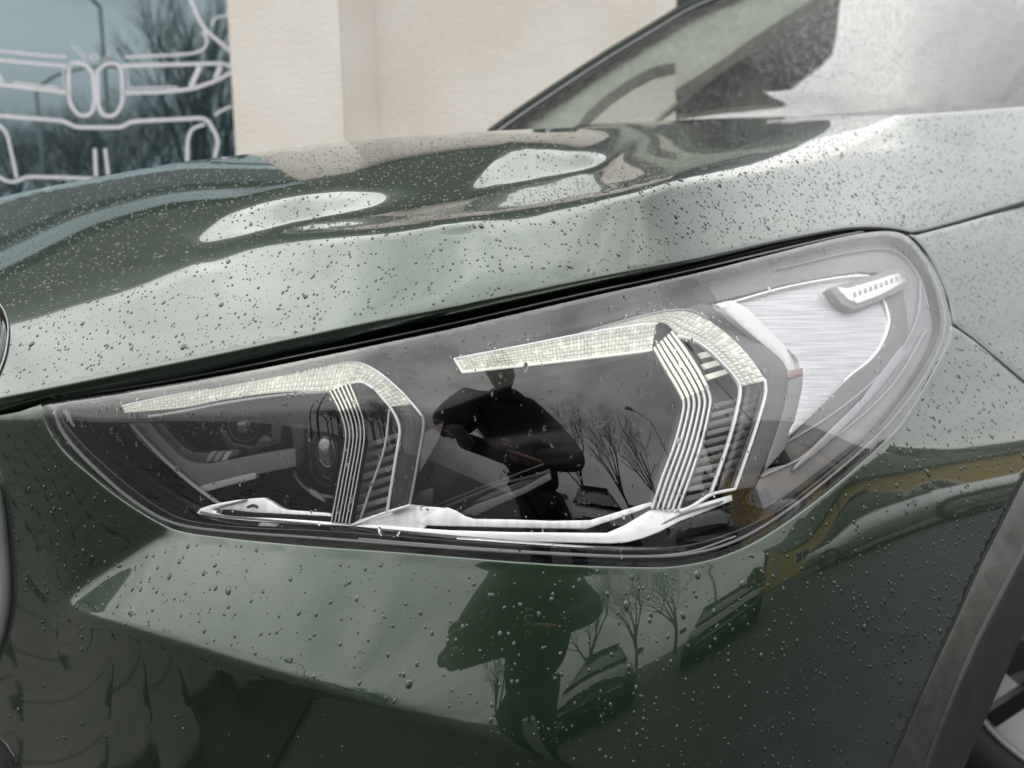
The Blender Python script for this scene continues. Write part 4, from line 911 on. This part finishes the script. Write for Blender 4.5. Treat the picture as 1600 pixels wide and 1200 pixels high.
piece('band_back', [(1075,500),(1110,505),(1140,528),(1178,566),(1198,600),(1190,645),(1150,764),(1112,771),(1064,800),(1100,700),(1116,630),(1085,560),(1060,524)], T2+.03, GREY, thick=.004)
for k in range(11):
    y = 628+k*14.5; x0 = 1117-k*4.4; x1 = 1155-k*3.6
    piece('slat', [(x0, y+4), (x1, y-6), (x1-1.2, y-1), (x0-1.2, y+10)], T2+.018, GREY_L if k % 2 else GREY_M, thick=.003)
    if k < 9: piece('slat', [(x1+4, y-4), (x1+34-k, y-14), (x1+33-k, y-8), (x1+3, y+2)], T2+.02, GREY_L if k % 2 else GREY_M, thick=.003)
for k in range(3): piece('slat', [(1094+5*k, 552+17*k), (1122+9*k, 546+15*k), (1126+8*k, 551+15*k), (1098+5*k, 558+17*k)], T2+.012, FACET_L, thick=.002)
line('band_foot', [(1064,800),(1085,790),(1112,773),(1150,764)], 3.0, T2, CHROME)
# ------------------------------------------------------------------ frame, reflector and marker on the right
piece('signature_frame', [(1070,484),(1085,478),(1100,476),(1120,480),(1150,504),(1200,545),(1222,564),(1231,582),(1231,600),(1224,640),(1210,680),(1192,728),(1178,760),(1152,764),(1166,730),(1190,660),(1199,612),(1197,592),(1178,564),(1140,524),(1107,498),(1085,486)], .026, GREY, thick=.008, smooth=(0, 12, 13))
piece('reflector_edge', [(1120,475),(1145,470),(1168,482),(1200,514),(1228,542),(1246,560),(1254,575),(1232,580),(1222,562),(1200,543),(1150,501)], .024, CHROME, thick=.004, slope=(.02, .02))
piece('reflector_tip', [(1232,580),(1254,575),(1255,584),(1233,591)], .024, BROWN, thick=.004)
piece('frame_tail', [(1233,592),(1255,586),(1252,610),(1243,650),(1235,680),(1226,700),(1195,735),(1210,690),(1226,640)], .026, GREY_M, thick=.006)
piece('turn_reflector', [(1146,471),(1225,449),(1312,433),(1340,428),(1359,431),(1372,448),(1384,476),(1390,500),(1388,518),(1380,535),(1362,560),(1325,590),(1275,642),(1233,680),(1243,650),(1252,610),(1255,580),(1246,560),(1228,542),(1200,514),(1168,482)], .034, SILVER, thick=.006, smooth=(0, 13, 4), slope=(.0, -.006))
line('reflector_rim', [(1146,471),(1225,449),(1312,433),(1358,430)], 2.2, .03, CHROME); line('reflector_rim', [(1372,448),(1386,480),(1390,503),(1380,535),(1362,560),(1325,590),(1275,642),(1233,680)], 2.4, .03, CHROME, n=50)
piece('reflector_frame', [(1374,440),(1405,450),(1415,480),(1417,515),(1408,545),(1380,585),(1340,625),(1290,680),(1240,722),(1226,702),(1237,684),(1277,645),(1328,592),(1366,560),(1384,535),(1391,512),(1388,480)], .03, GREY, thick=.008, smooth=(0, 8, 9))
piece('side_wall', [(1100,432),(1200,408),(1300,384),(1352,374),(1390,372),(1414,382),(1437,408),(1455,444),(1466,482),(1468,510),(1458,540),(1428,592),(1396,636),(1366,670),(1306,722),(1240,775),(1196,800),(1182,762),(1196,735),(1240,724),(1292,682),(1342,628),(1384,586),(1412,548),(1420,515),(1417,480),(1408,448),(1370,425),(1340,424),(1300,430),(1225,444),(1120,470)], .036, GREY_M, thick=.006, slope=(0, -.004))
piece('side_flange', [(1410,540),(1416,552),(1380,600),(1340,645),(1290,695),(1240,735),(1245,728),(1300,672),(1350,622),(1395,560)], .024, GREY_L, thick=.002)
line('side_seam', [(1214,700),(1290,655),(1360,600),(1410,545),(1436,490),(1440,440)], 1.4, .028, GREY_L, n=50); line('side_seam', [(1216,420),(1340,392),(1400,392),(1436,430),(1452,480)], 1.2, .033, GREY_L, n=50)
line('side_seam', [(1190,745),(1260,712),(1340,655),(1400,595),(1448,515)], 1.6, .026, GREY_L, n=50)
piece('marker_frame', [(1297,450),(1350,435),(1405,421),(1415,426),(1418,445),(1380,466),(1337,482),(1318,476),(1306,463)], .018, GREY_M, thick=.010, smooth=(0,))
piece('side_marker', [(1311,449),(1325,451),(1365,440),(1404,427),(1410,432),(1411,441),(1376,460),(1340,473),(1326,467),(1318,458)], .014, WHITE_L, thick=.006, bevel=.0012)
for k in range(9):
    x = 1333+k*8.2; y = 463-k*3.1; piece('marker_optic', [(x, y-5.5), (x+4.5, y-7), (x+5.5, y), (x+1, y+1.8)], .0136, GREY_L, thick=.0006, bevel=.0003)
# lower right corner: accents and the approval mark moulded into the cover
piece('corner_fin', [(1146,843),(1156,835),(1163,822),(1176,814),(1174,824),(1163,838),(1150,846)], .014, GREY_L, thick=.003)
piece('corner_plate', [(1040,850),(1062,820),(1110,800),(1150,790),(1196,800),(1150,836),(1090,856)], .06, GREY_D, thick=.004)
ring('approval_ring', 1175, 780, 9, 9, 1.3, .001, GREY_D, depth=.0005)
line('approval_mark', [(1179,774),(1172,774),(1172,786),(1179,786)], 1.3, .001, GREY_D, smooth=False, thick=.0005); line('approval_mark', [(1172,780),(1178,780)], 1.3, .001, GREY_D, smooth=False, thick=.0005)
BLACK_GAP = mat('black channel rubber', (.004,.004,.004), rough=.7)
# ------------------------------------------------------------------ black channel between bonnet and lamp
def strip_between(name, top, bot, fn_d, m, parent, n=90, rows=4, x0=-140, x1=1740):
    xs = np.linspace(x0, x1, n); v = []; f = []
    for k in range(rows):
        t = k/(rows-1); ys = interp(xs, top)*(1-t)+interp(xs, bot)*t; v += list(at(xs, ys, fn_d(xs, ys, t)))
    for k in range(rows-1):
        for i in range(n-1): f.append((k*n+i, k*n+i+1, (k+1)*n+i+1, (k+1)*n+i))
    return mesh(name, v, f, m, parent, True)
lt = lambda xs: interp(xs, T_TOP)
strip_between('bonnet_seal', [(x, y-14) for x, y in HOOD_LOW], [(x, y+8) for x, y in T_TOP], lambda xs, ys, t: BODY.d(xs, interp(xs, T_TOP))+.022+.006*math.sin(t*9), BLACK_GAP, car, rows=9)
o = line('seal_lip', [(-20,642),(30,632),(68,623)], 2.0, .006, GREY_M); o.parent = car
o = line('seal_lip', [(80,622),(250,596),(500,548),(700,506),(900,461),(1100,417),(1300,371),(1350,361)], 2.2, .004, GLOSS_BLACK, n=80); o.parent = car
# ------------------------------------------------------------------ windscreen, far pillar and cabin
def plane_d(P0, n):
    return lambda X, Y: ((P0-CAMPOS)@n)/(ray(X, Y)@n)
P0 = at(np.array([1300.]), np.array([183.]), np.array([1.62]))[0]; nW = normal_from(np.array(-26.), np.array(58.5))
wpl = plane_d(P0, nW); wd = lambda X, Y: wpl(X, Y)+.36*(np.maximum(np.asarray(X, float)-1250, 0)/350)**2
print('windscreen depths', wd(np.array([780., 1050., 1300., 1600.]), np.array([204., 188., 183., 165.])), wd(np.array([1080.,1600.]), np.array([0.,0.])))
def screen_piece(name, poly, m, off=0., thick=.006, step=60, bevel=.001, parent=None):
    return panel(name, poly, BODY, m, parent or car, step=step, thick=thick, bevel=bevel, dfun=lambda X, Y: wd(X, Y)+off)
WGLASS = clear_mat('rain wet windscreen', .12, (.72,.76,.71), .0)
SCR = [(772,214),(800,192),(850,158),(900,126),(950,94),(1000,64),(1040,40),(1072,20),(1110,2),(1170,-22),(1260,-50),(1740,-70),(1740,175),(1600,182),(1400,196),(1200,205),(1000,214),(880,220)]
ws = screen_piece('windscreen', SCR, WGLASS)
# scuttle between bonnet and screen, and the bonnet's far slope
xs_ = np.linspace(745, 1740, 40); a_ = HOOD.pos(xs_, interp(xs_, HOOD_TOP)+1.)+np.array([0, .012, -.010]); b_ = at(xs_, interp(xs_, HOOD_TOP)+10, wd(xs_, interp(xs_, HOOD_TOP)+10))-np.array([0, .01, .03])
mesh('scuttle', list(a_)+list((a_+b_)/2-np.array([0, 0, .05]))+list(b_), [(i+40*k, i+1+40*k, i+41+40*k, i+40+40*k) for k in range(2) for i in range(39)], mat('black scuttle plastic', (.02,.02,.02), rough=.6), car)
xs_ = np.linspace(-140, 760, 40); a_ = HOOD.pos(xs_, interp(xs_, HOOD_TOP)+.5); c_ = []
for q_ in range(5): c_ += list(a_+np.array([-.10*q_, .16*q_, -.022*q_*q_+.010*q_*0]) - np.array([0, -.001, .0015]))
mesh('bonnet_far_side', c_, [(i+40*k, i+1+40*k, i+41+40*k, i+40+40*k) for k in range(4) for i in range(39)], PAINT, car)
# far pillar with its rubber edge
def wline(name, pts, w, off, m, thick=.02):
    P = resample(pts, 40); T = np.gradient(P, axis=0); T /= np.linalg.norm(T, axis=1, keepdims=True); Nn = np.stack([-T[:, 1], T[:, 0]], 1)
    return screen_piece(name, [tuple(p) for p in P+Nn*w/2]+[tuple(p) for p in (P-Nn*w/2)[::-1]], m, off, thick, step=40)
edge = [(764,212),(800,186),(850,152),(900,119),(950,87),(1000,57),(1040,33),(1072,14),(1110,-3),(1170,-27),(1260,-55)]
wline('windscreen_trim', edge, 8, -.006, GLOSS_BLACK)
wline('far_pillar', [(x-1, y-7) for x, y in edge], 6, .004, PAINT, .05)
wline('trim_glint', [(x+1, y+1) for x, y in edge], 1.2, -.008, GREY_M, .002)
BEIGE = noise_color(mat('beige pillar trim', (.40,.385,.36), rough=.8), (.37,.355,.33), (.43,.415,.39), 20)
DARKI = noise_color(mat('dark cabin trim', (.018,.018,.018), rough=.7), (.013,.013,.013), (.024,.024,.022), 14)
screen_piece('inner_pillar', [(780,222),(850,165),(950,100),(1072,24),(1130,-10),(1330,-60),(1260,4),(1180,56),(1120,98),(1055,140),(1056,97),(1020,104),(985,122),(950,146),(915,176),(890,210),(880,226)], BEIGE, .10, .03)
screen_piece('roof_lining', [(1262,0),(1330,-60),(1760,-80),(1760,190),(1228,200),(1215,160),(1185,120),(1140,90),(1180,56)], DARKI, .6, .02)
screen_piece('inner_sill', [(880,226),(890,206),(1000,200),(1060,196),(1060,230)], DARKI, .12, .03)
screen_piece('dashboard', [(860,232),(900,196),(1000,191),(1056,188),(1225,183),(1400,180),(1600,170),(1740,158),(1740,215),(1400,215),(1056,226)], DARKI, .09, .05)
screen_piece('dark_reflection_sheet', [(1056,200),(1057,140),(1090,112),(1120,95),(1141,88),(1165,97),(1190,122),(1212,155),(1230,200)], DARKI, .32, .08)  # dark sheet added behind the glass to imitate a rounded dark reflection
screen_piece('seat_belt', [(1122,186),(1128,186),(1154,122),(1149,118)], GREY_D, .30, .004)
screen_piece('quarter_strut', [(1010,196),(1016,196),(1118,116),(1114,112)], BEIGE, .30, .01)
screen_piece('cowl', [(1030,191),(1225,183),(1400,171),(1520,163),(1740,148),(1740,185),(1600,192),(1400,200),(1030,205)], noise_color(mat('cowl plastic', (.10,.095,.11), rough=.5), (.085,.08,.09), (.13,.125,.14), 30), -.012, .02)
# ------------------------------------------------------------------ wheel arch, wheel
LB = [(1740,560),(1640,780),(1600,865),(1582,900),(1553,956),(1525,1012),(1505,1058),(1487,1100),(1468,1150),(1450,1200),(1405,1335)]
LC = [(1740,700),(1640,896),(1600,985),(1585,1020),(1572,1050),(1558,1082),(1545,1112),(1530,1145),(1512,1187),(1500,1215),(1455,1335)]
FLARE = noise_color(mat('dusty arch lip', (.03,.03,.028), rough=.5, coat=.15), (.026,.027,.025), (.042,.041,.038), 70, bump=.0001, bscale=600)
def edge_x(Y, line): t = np.array(sorted(line, key=lambda p: p[1])); return np.interp(Y, t[:, 1], t[:, 0])
def fl_d(X, Y):
    a = edge_x(Y, ARCH_A); b_ = edge_x(Y, LB); t = np.clip((X-a)/(b_-a+1e-6), -.1, 1.1); return BODY.d(a, Y)+.004+.030*t*t*0+ (BODY.d(b_, Y)-BODY.d(a, Y))*t*.4
panel('arch_lip', [(x+4, y) for x, y in ARCH_A]+LB[::-1], BODY, FLARE, car, step=14, thick=.02, bevel=.001, dfun=fl_d)
def tr_d(X, Y):
    b_ = edge_x(Y, LB); return fl_d(b_, Y)-.004+(X-b_)*.0009
panel('arch_trim', [(x+2, y) for x, y in LB]+LC[::-1], BODY, CHARCOAL, car, step=16, thick=.06, bevel=.0025, dfun=tr_d)
well_c = np.array([.90, 1.26, .29])
SPOKE_M = mat('machined spoke', (.22,.22,.23), rough=.35, metal=.8)
wheel = bpy.data.objects.new('front_wheel', None); COL.objects.link(wheel); wheel.parent = car; wheel.location = well_c; wheel.rotation_euler = (0, 0, R_(-28))
def lathe(name, prof, m, parent, n=64):
    v = []; f = []; q = len(prof)
    for i in range(n):
        a = 2*math.pi*i/n; v += [(r*math.cos(a), y, r*math.sin(a)) for r, y in prof]
    for i in range(n):
        j = (i+1) % n
        for k in range(q-1): f.append((i*q+k, i*q+k+1, j*q+k+1, j*q+k))
    return mesh(name, v, f, m, parent)
lathe('tyre', [(.25,.0),(.27,-.012),(.31,-.014),(.345,-.004),(.358,.02),(.36,.20),(.345,.225),(.25,.22)], BLACK_RUBBER, wheel)
lathe('rim', [(.252,-.004),(.246,-.010),(.24,0),(.235,.04),(.22,.08),(.22,.2)], mat('machined rim', (.2,.2,.205), rough=.4, metal=.8), wheel)
for k in range(10):
    a0 = 2*math.pi*k/10+.12; w_ = .10
    v = []; 
    for r_, ww, yy in ((.05,.4,.02),(.14,.08,.02),(.238,.05,.004)):
        for s_ in (-1, 1): v += [(r_*math.cos(a0+s_*ww), yy, r_*math.sin(a0+s_*ww)), (r_*math.cos(a0+s_*ww), yy+.03, r_*math.sin(a0+s_*ww))]
    f = [(0,4,6,2),(4,8,10,6),(1,3,7,5),(5,7,11,9),(0,1,5,4),(4,5,9,8),(2,6,7,3),(6,10,11,7)]
    mesh('spoke', v, f, SPOKE_M if k % 2 else GLOSS_BLACK, wheel, False)
# liner behind the wheel
v = []; f = []; n_ = 24
for i in range(n_+1):
    a = math.pi*(-.15+1.3*i/n_)
    for yy in (-.02, .35): v.append((.44*math.cos(a), yy, .44*math.sin(a)))
for i in range(n_): f.append((2*i, 2*i+1, 2*i+3, 2*i+2))
o = mesh('arch_liner', v, f, BLACK_RUBBER, car); o.location = well_c; o.rotation_euler = (0, 0, R_(33-90+24))
o2 = mesh('liner_wall', [(-.8,.36,-.4),(.6,.36,-.4),(.6,.36,.6),(-.8,.36,.6)], [(0,1,2,3)], BLACK_RUBBER, car); o2.location = well_c; o2.rotation_euler = (0, 0, R_(-33+66))
# ------------------------------------------------------------------ grille frame at the left edge
def rim_tube(name, pts, off, w, m, seg=10, fld=None):
    P = resample(pts, 60); X, Y = P[:, 0], P[:, 1]; C_ = at(X, Y, (fld or BODY).d(np.clip(X, -150, 1700), Y)+off)
    return tube(name, [tuple(c) for c in C_], w, m, car, sides=seg)
KB = [(-150,700),(-80,708),(-40,722),(-14,752),(-2,800),(4,850),(8,900),(7,950),(-4,1000),(-30,1060),(-70,1100),(-150,1130)]
rim_tube('grille_frame', KB, -.004, .0046, mat('satin aluminium grille frame', (.55,.55,.56), rough=.28, metal=.7))
rim_tube('grille_frame', [(-150,440),(-66,452),(-26,470),(-9,488),(-3,510),(-4,535),(-9,560),(-20,590)], -.004, .0017, CHROME_C, fld=HOOD)
rim_tube('grille_inner', [(-150,436),(-60,447),(-20,466),(-1,485),(7,510),(6,535),(1,558),(-12,592)], -.002, .0024, GLOSS_BLACK, fld=HOOD)
rim_tube('grille_edge', [(-150,431),(-60,442),(-16,462),(4,482),(12,508),(11,535),(6,560),(-8,596)], -.0015, .0007, GREY_L, fld=HOOD)
piece('lower_intake', [(-150,1120),(0,1154),(10,1166),(20,1182),(30,1204),(40,1240),(45,1340),(-150,1340)], -.003, GLOSS_BLACK, .02).parent = car
# ------------------------------------------------------------------ the photographer, mirrored in lamp and bumper
def skin(name, joints, edges, m, parent, sub=2, root=0, loc=None):
    me = bpy.data.meshes.new(name); me.from_pydata([j[:3] for j in joints], edges, []); me.materials.append(m)
    o = bpy.data.objects.new(name, me); COL.objects.link(o)
    md = o.modifiers.new('Skin', 'SKIN'); md.use_smooth_shade = True
    for i, j in enumerate(joints):
        v = me.skin_vertices[0].data[i]; r = j[3]; v.radius = r if isinstance(r, tuple) else (r, r); v.use_root = (i == root)
    sb = o.modifiers.new('Subdivision', 'SUBSURF'); sb.levels = sub; sb.render_levels = sub
    if parent: o.parent = parent
    return o
CLOTH = noise_color(mat('black jacket cloth', (.012,.012,.014), rough=.8), (.009,.009,.011), (.018,.018,.021), 30)
JEANS = noise_color(mat('dark blue jeans', (.02,.025,.045), rough=.85), (.015,.02,.035), (.03,.035,.06), 60)
SKINM = noise_color(mat('skin', (.3,.15,.11), rough=.5), (.26,.13,.09), (.34,.17,.12), 25); HAIR = mat('dark hair', (.02,.015,.012), rough=.6)
OX, OY, OZ = .13, .14, -.06
per = empty('person', 'person in a black jacket crouching to photograph the car, mirrored in the headlight', 'person')
px_, py_ = .17, 0
J = [(.17,-.68,.84,(.15,.11)),(.17,-.65,1.0,(.145,.10)),(.16,-.58,1.18,(.20,.12)),(.15,-.53,1.29,(.12,.09)),(.135,-.47,1.39,.07),
     (-.06,-.56,1.27,.09),(-.20,-.42,1.04,.068),(-.125,-.20,.90,.038),(.33,-.54,1.27,.075),(.42,-.40,1.04,.055),(.26,-.17,.90,.038)]
J = [(j[0]+OX*(0 if i in (7,10) else 1), j[1]+OY*(0 if i in (7,10) else 1), j[2]+OZ*(0 if i in (7,10) else 1), tuple(q*1.28 for q in j[3]) if isinstance(j[3], tuple) else j[3]*(1.3 if i not in (7,10) else 1.1)) for i, j in enumerate(J)]
body = skin('jacket', J, [(0,1),(1,2),(2,3),(3,4),(2,5),(5,6),(6,7),(2,8),(8,9),(9,10)], CLOTH, per)
JL = [(.17,-.69,.86,(.14,.11)),(.07,-.69,.79,.09),(.05,-.55,.47,.062),(.04,-.67,.12,.045),(.04,-.63,.05,.045),(.02,-.50,.035,.035),(.28,-.69,.79,.09),(.31,-.57,.47,.062),(.31,-.70,.12,.045),(.31,-.66,.05,.045),(.33,-.53,.035,.035)]
JL = [(j[0]+OX, j[1]+OY, j[2]*(1+OZ/.86), j[3]) for j in JL]
skin('trousers', JL, [(0,1),(1,2),(2,3),(3,4),(4,5),(0,6),(6,7),(7,8),(8,9),(9,10)], JEANS, per)
def head():
    bm = bmesh.new(); bmesh.ops.create_icosphere(bm, subdivisions=4, radius=1)
    for v in bm.verts:
        x, y, z = v.co; w_ = .074*(1-.18*max(0, -z)); d_ = .095; h_ = .118
        X_, Y_, Z_ = x*w_, y*d_, z*h_
        if y > .3:
            Y_ += .020*math.exp(-(x/.16)**2-((z+.12)/.22)**2)                       # nose
            Y_ -= .010*math.exp(-((abs(x)-.38)/.16)**2-((z-.08)/.13)**2)             # eye hollows
            Y_ += .006*math.exp(-(x/.3)**2-((z+.48)/.07)**2)-.004*math.exp(-(x/.3)**2-((z+.42)/.03)**2)   # lips
            Y_ += .008*math.exp(-(x/.25)**2-((z+.78)/.14)**2)                        # chin
        X_ += .014*math.copysign(1, x)*math.exp(-((abs(x)-1)/.12)**2-((y)/.2)**2-((z-.0)/.25)**2)   # ears
        v.co = (X_, Y_, Z_)
    me = bpy.data.meshes.new('head'); bm.to_mesh(me); bm.free(); o = link('head', me, SKINM, per); o.location = (.135+OX,-.45+OY,1.455+OZ); o.rotation_euler = (R_(-38), 0, 0)
    bm = bmesh.new(); bmesh.ops.create_icosphere(bm, subdivisions=3, radius=1)
    for v in bm.verts:
        x, y, z = v.co; t = 1.09+.02*math.sin(9*x)*math.sin(8*y); v.co = (x*.076*t, y*.097*t-.008, z*.12*t+.006)
    bmesh.ops.delete(bm, geom=[v for v in bm.verts if v.co.z < .03+max(0, v.co.y)*.6 and v.co.y > -.03 or v.co.z < -.05], context='VERTS')
    me = bpy.data.meshes.new('hair'); bm.to_mesh(me); bm.free(); link('hair', me, HAIR, o)
    for s_ in (-1, 1):
        bm = bmesh.new(); bmesh.ops.create_icosphere(bm, subdivisions=2, radius=.0115); me = bpy.data.meshes.new('eye'); bm.to_mesh(me); bm.free(); e_o = link('eye', me, FRM, o); e_o.location = (s_*.028, .074, .009)
head()
def hand(s_, wx, phx):
    # s_ = -1 left side of the phone, +1 right side; fingers wrap the end of the phone
    w_ = Vector((wx, -.155, .885)); k_ = Vector((phx+s_*.028, -.055, .865)); H_ = []; E_ = []
    H_ += [(*w_, (.024,.017)), (*(w_*.45+k_*.55), (.034,.015)), (*k_, (.036,.013))]; E_ += [(0,1),(1,2)]
    o = skin('hand', H_, E_, SKINM, per, 2)
    for i, (dz, L_) in enumerate(((.030,.88),(.011,1.),(-.008,.95),(-.026,.78))):
        a = k_+Vector((0, .0, dz)); b_ = a+Vector((s_*.010, .026*L_, .003)); c = b_+Vector((-s_*.012*L_, .018*L_, 0)); d = c+Vector((-s_*.022*L_, .002, -.002))
        skin('finger', [(*a, .0095), (*b_, .0088), (*c, .0082), (*d, .0068)], [(0,1),(1,2),(2,3)], SKINM, o, 2)
    a = w_*.6+k_*.4+Vector((-s_*.012, .0, -.012)); b_ = a+Vector((-s_*.016, .022, -.014)); c = b_+Vector((-s_*.012, .024, .004)); d = c+Vector((-s_*.012, .014, .006))
    skin('thumb', [(*a, .012), (*b_, .0105), (*c, .0095), (*d, .0075)], [(0,1),(1,2),(2,3)], SKINM, o, 2)
hand(-1, -.125, -.075); hand(1, .26, .085)
ph = empty('mobile_phone', 'dark mobile phone held sideways in both hands, mirrored in the headlight', 'phone')
box('case', -.066, .082, -.0235, -.0150, .805, .881, GLOSS_BLACK, ph, bev=.003)
box('camera_bump', -.022, .018, -.0148, -.0125, .832, .868, SHADE, ph, bev=.001)
# ------------------------------------------------------------------ rain drops standing on paint, lamp cover and glass
WATER_P = mat('rain drop on paint', (.016,.03,.023), rough=.02, ior=1.5); nodes(WATER_P)[2].inputs['Specular IOR Level'].default_value = .8
WATER_G = mat('clear rain drop', (1,1,1), rough=.0, ior=1.33); nodes(WATER_G)[2].inputs['Transmission Weight'].default_value = 1
def drops(name, label, poly, fld, N_, r0, r1, m, dfun=None, elong=(1., 1.5), seg=8, dens=None, h=.5, skip=(), offset=0., big=.05):
    P = np.array(poly); x0, y0 = np.maximum(P.min(0), [-60, -30]); x1, y1 = np.minimum(P.max(0), [1660, 1260]); K = 400000
    X = rng.uniform(x0, x1, K); Y = rng.uniform(y0, y1, K); ok = in_poly(X, Y, poly)&(poly_dist(X, Y, poly) > 4)
    for q in skip: ok &= ~in_poly(X, Y, q)
    X, Y = X[ok], Y[ok]; D = fld.d if dfun is None else dfun
    f_ = lambda a, b: at(a, b, D(a, b))
    a = f_(X+1.5, Y)-f_(X-1.5, Y); b = f_(X, Y+1.5)-f_(X, Y-1.5); c = np.cross(b, a); ar = np.linalg.norm(c, axis=1); n = c/ar[:, None]; n *= np.sign(-(n*ray(X, Y)).sum(-1, keepdims=True))
    A_ = (x1-x0)*(y1-y0)/K; cap = np.quantile(ar, .25)*5; w = np.minimum(ar, cap)/9*A_*N_*(1 if dens is None else dens(X, Y)); k = rng.random(len(X)) < w; idx_ = np.nonzero(k)[0]; print(name, len(idx_), float(w.max()))
    X, Y, n = X[idx_], Y[idx_], n[idx_]; C_ = f_(X, Y)+n*offset; M = len(X)
    r = r0+(r1-r0)*rng.random(M)**2.6; bigm = rng.random(M) < big; r = np.where(bigm, r*1.8, r)
    g = np.array([0, 0, -1.])-n*(n@np.array([0, 0, -1.]))[:, None]; gl = np.linalg.norm(g, axis=1, keepdims=True); g = g/(gl+1e-9); s_ = np.cross(n, g)
    el = 1+(rng.uniform(elong[0], elong[1], M)-1)*gl[:, 0]; jit = rng.normal(0, .22, M); g2 = g*np.cos(jit)[:, None]+s_*np.sin(jit)[:, None]; s2 = np.cross(n, g2)
    V = []; rings = ((1., 0.), (.88, .55), (.5, .9)); hh = r*h
    for rr, zz in rings:
        for q in range(seg):
            t = 2*math.pi*q/seg; wob = 1+.1*np.sin(rng.random(M)*6.28+2*t); low = 1+(.25 if math.cos(t) > 0 else 0)*gl[:, 0]*math.cos(t)
            V.append(C_+g2*(r*el*rr*math.cos(t)*wob*low)[:, None]+s2*(r*rr*math.sin(t)*wob)[:, None]+n*(hh*zz-.00005)[:, None])
    V.append(C_+n*hh[:, None]); V = np.stack(V, 1); nv = V.shape[1]      # M, nv, 3
    F4 = []; F3 = []
    for k_ in range(2):
        for q in range(seg): F4.append((k_*seg+q, k_*seg+(q+1) % seg, (k_+1)*seg+(q+1) % seg, (k_+1)*seg+q))
    for q in range(seg): F3.append((2*seg+q, 2*seg+(q+1) % seg, 3*seg))
    F4 = np.array(F4); F3 = np.array(F3); base = (np.arange(M)*nv)[:, None]
    l4 = (F4.ravel()[None]+base); l3 = (F3.ravel()[None]+base); loops = np.concatenate([l4, l3], 1).ravel()
    cnt = np.tile(np.r_[np.full(len(F4), 4), np.full(len(F3), 3)], M); st_ = np.r_[0, np.cumsum(cnt)[:-1]]
    me = bpy.data.meshes.new(name); me.vertices.add(M*nv); me.vertices.foreach_set('co', V.reshape(-1)); me.loops.add(len(loops)); me.loops.foreach_set('vertex_index', loops.astype(np.int32))
    me.polygons.add(len(cnt)); me.polygons.foreach_set('loop_start', st_.astype(np.int32)); me.update(calc_edges=True); me.validate()
    o = link(name, me, m); tag(o, label, 'raindrops', 'rain on the car', 'stuff')
    # faces outward
    p0 = me.polygons[0]; 
    if p0.normal.dot(Vector(n[0])) < -.2 or (Vector(V[0, 0]-C_[0]).dot(p0.normal) < 0 and abs(p0.normal.dot(Vector(n[0]))) < .9): me.flip_normals()
    return o
vis_hood = [(x, y+1.5) for x, y in hood_top]+hood_low[::-1]
drops('raindrops', 'fine raindrops beaded over the green bonnet', vis_hood, HOOD, 42000., .00025, .0010, WATER_P, seg=8, elong=(1.0, 1.7), offset=.0001)
drops('raindrops', 'scattered raindrops on the bumper below the headlight', bumper_poly, BODY, 22000., .00025, .0012, WATER_P, elong=(1.1, 1.7), offset=.0001, seg=10, dens=lambda X, Y: np.where(Y < 760+0*X, np.where(X > 1300, 1., .25), np.where(Y > interp(X, CREASE)+0, np.where(X < 1000, .12, .5), 1.)))
drops('raindrops', 'slanting raindrops on the front fender beside the lamp', fender_poly, BODY, 30000., .00022, .0008, WATER_P, elong=(1.2, 2.2), offset=.0001)
drops('raindrops', 'clear raindrops on the headlight cover', LAMP, BODY, 22000., .00025, .0009, WATER_G, elong=(1.0, 2.2), offset=.0007, dens=lambda X, Y: np.where(Y < interp(X, T_TOP)+90, 1.3, .55), seg=10)
drops('raindrops', 'dense fine raindrops on the windscreen', [(p[0], p[1]) for p in SCR[:10]]+[(1600,-20),(1640,166),(1400,180),(1225,183),(1050,190),(900,200),(790,206)], BODY, 60000., .0004, .0012, WATER_G, dfun=lambda X, Y: wd(X, Y)-.0005, elong=(1, 1.3), seg=8, h=.4)
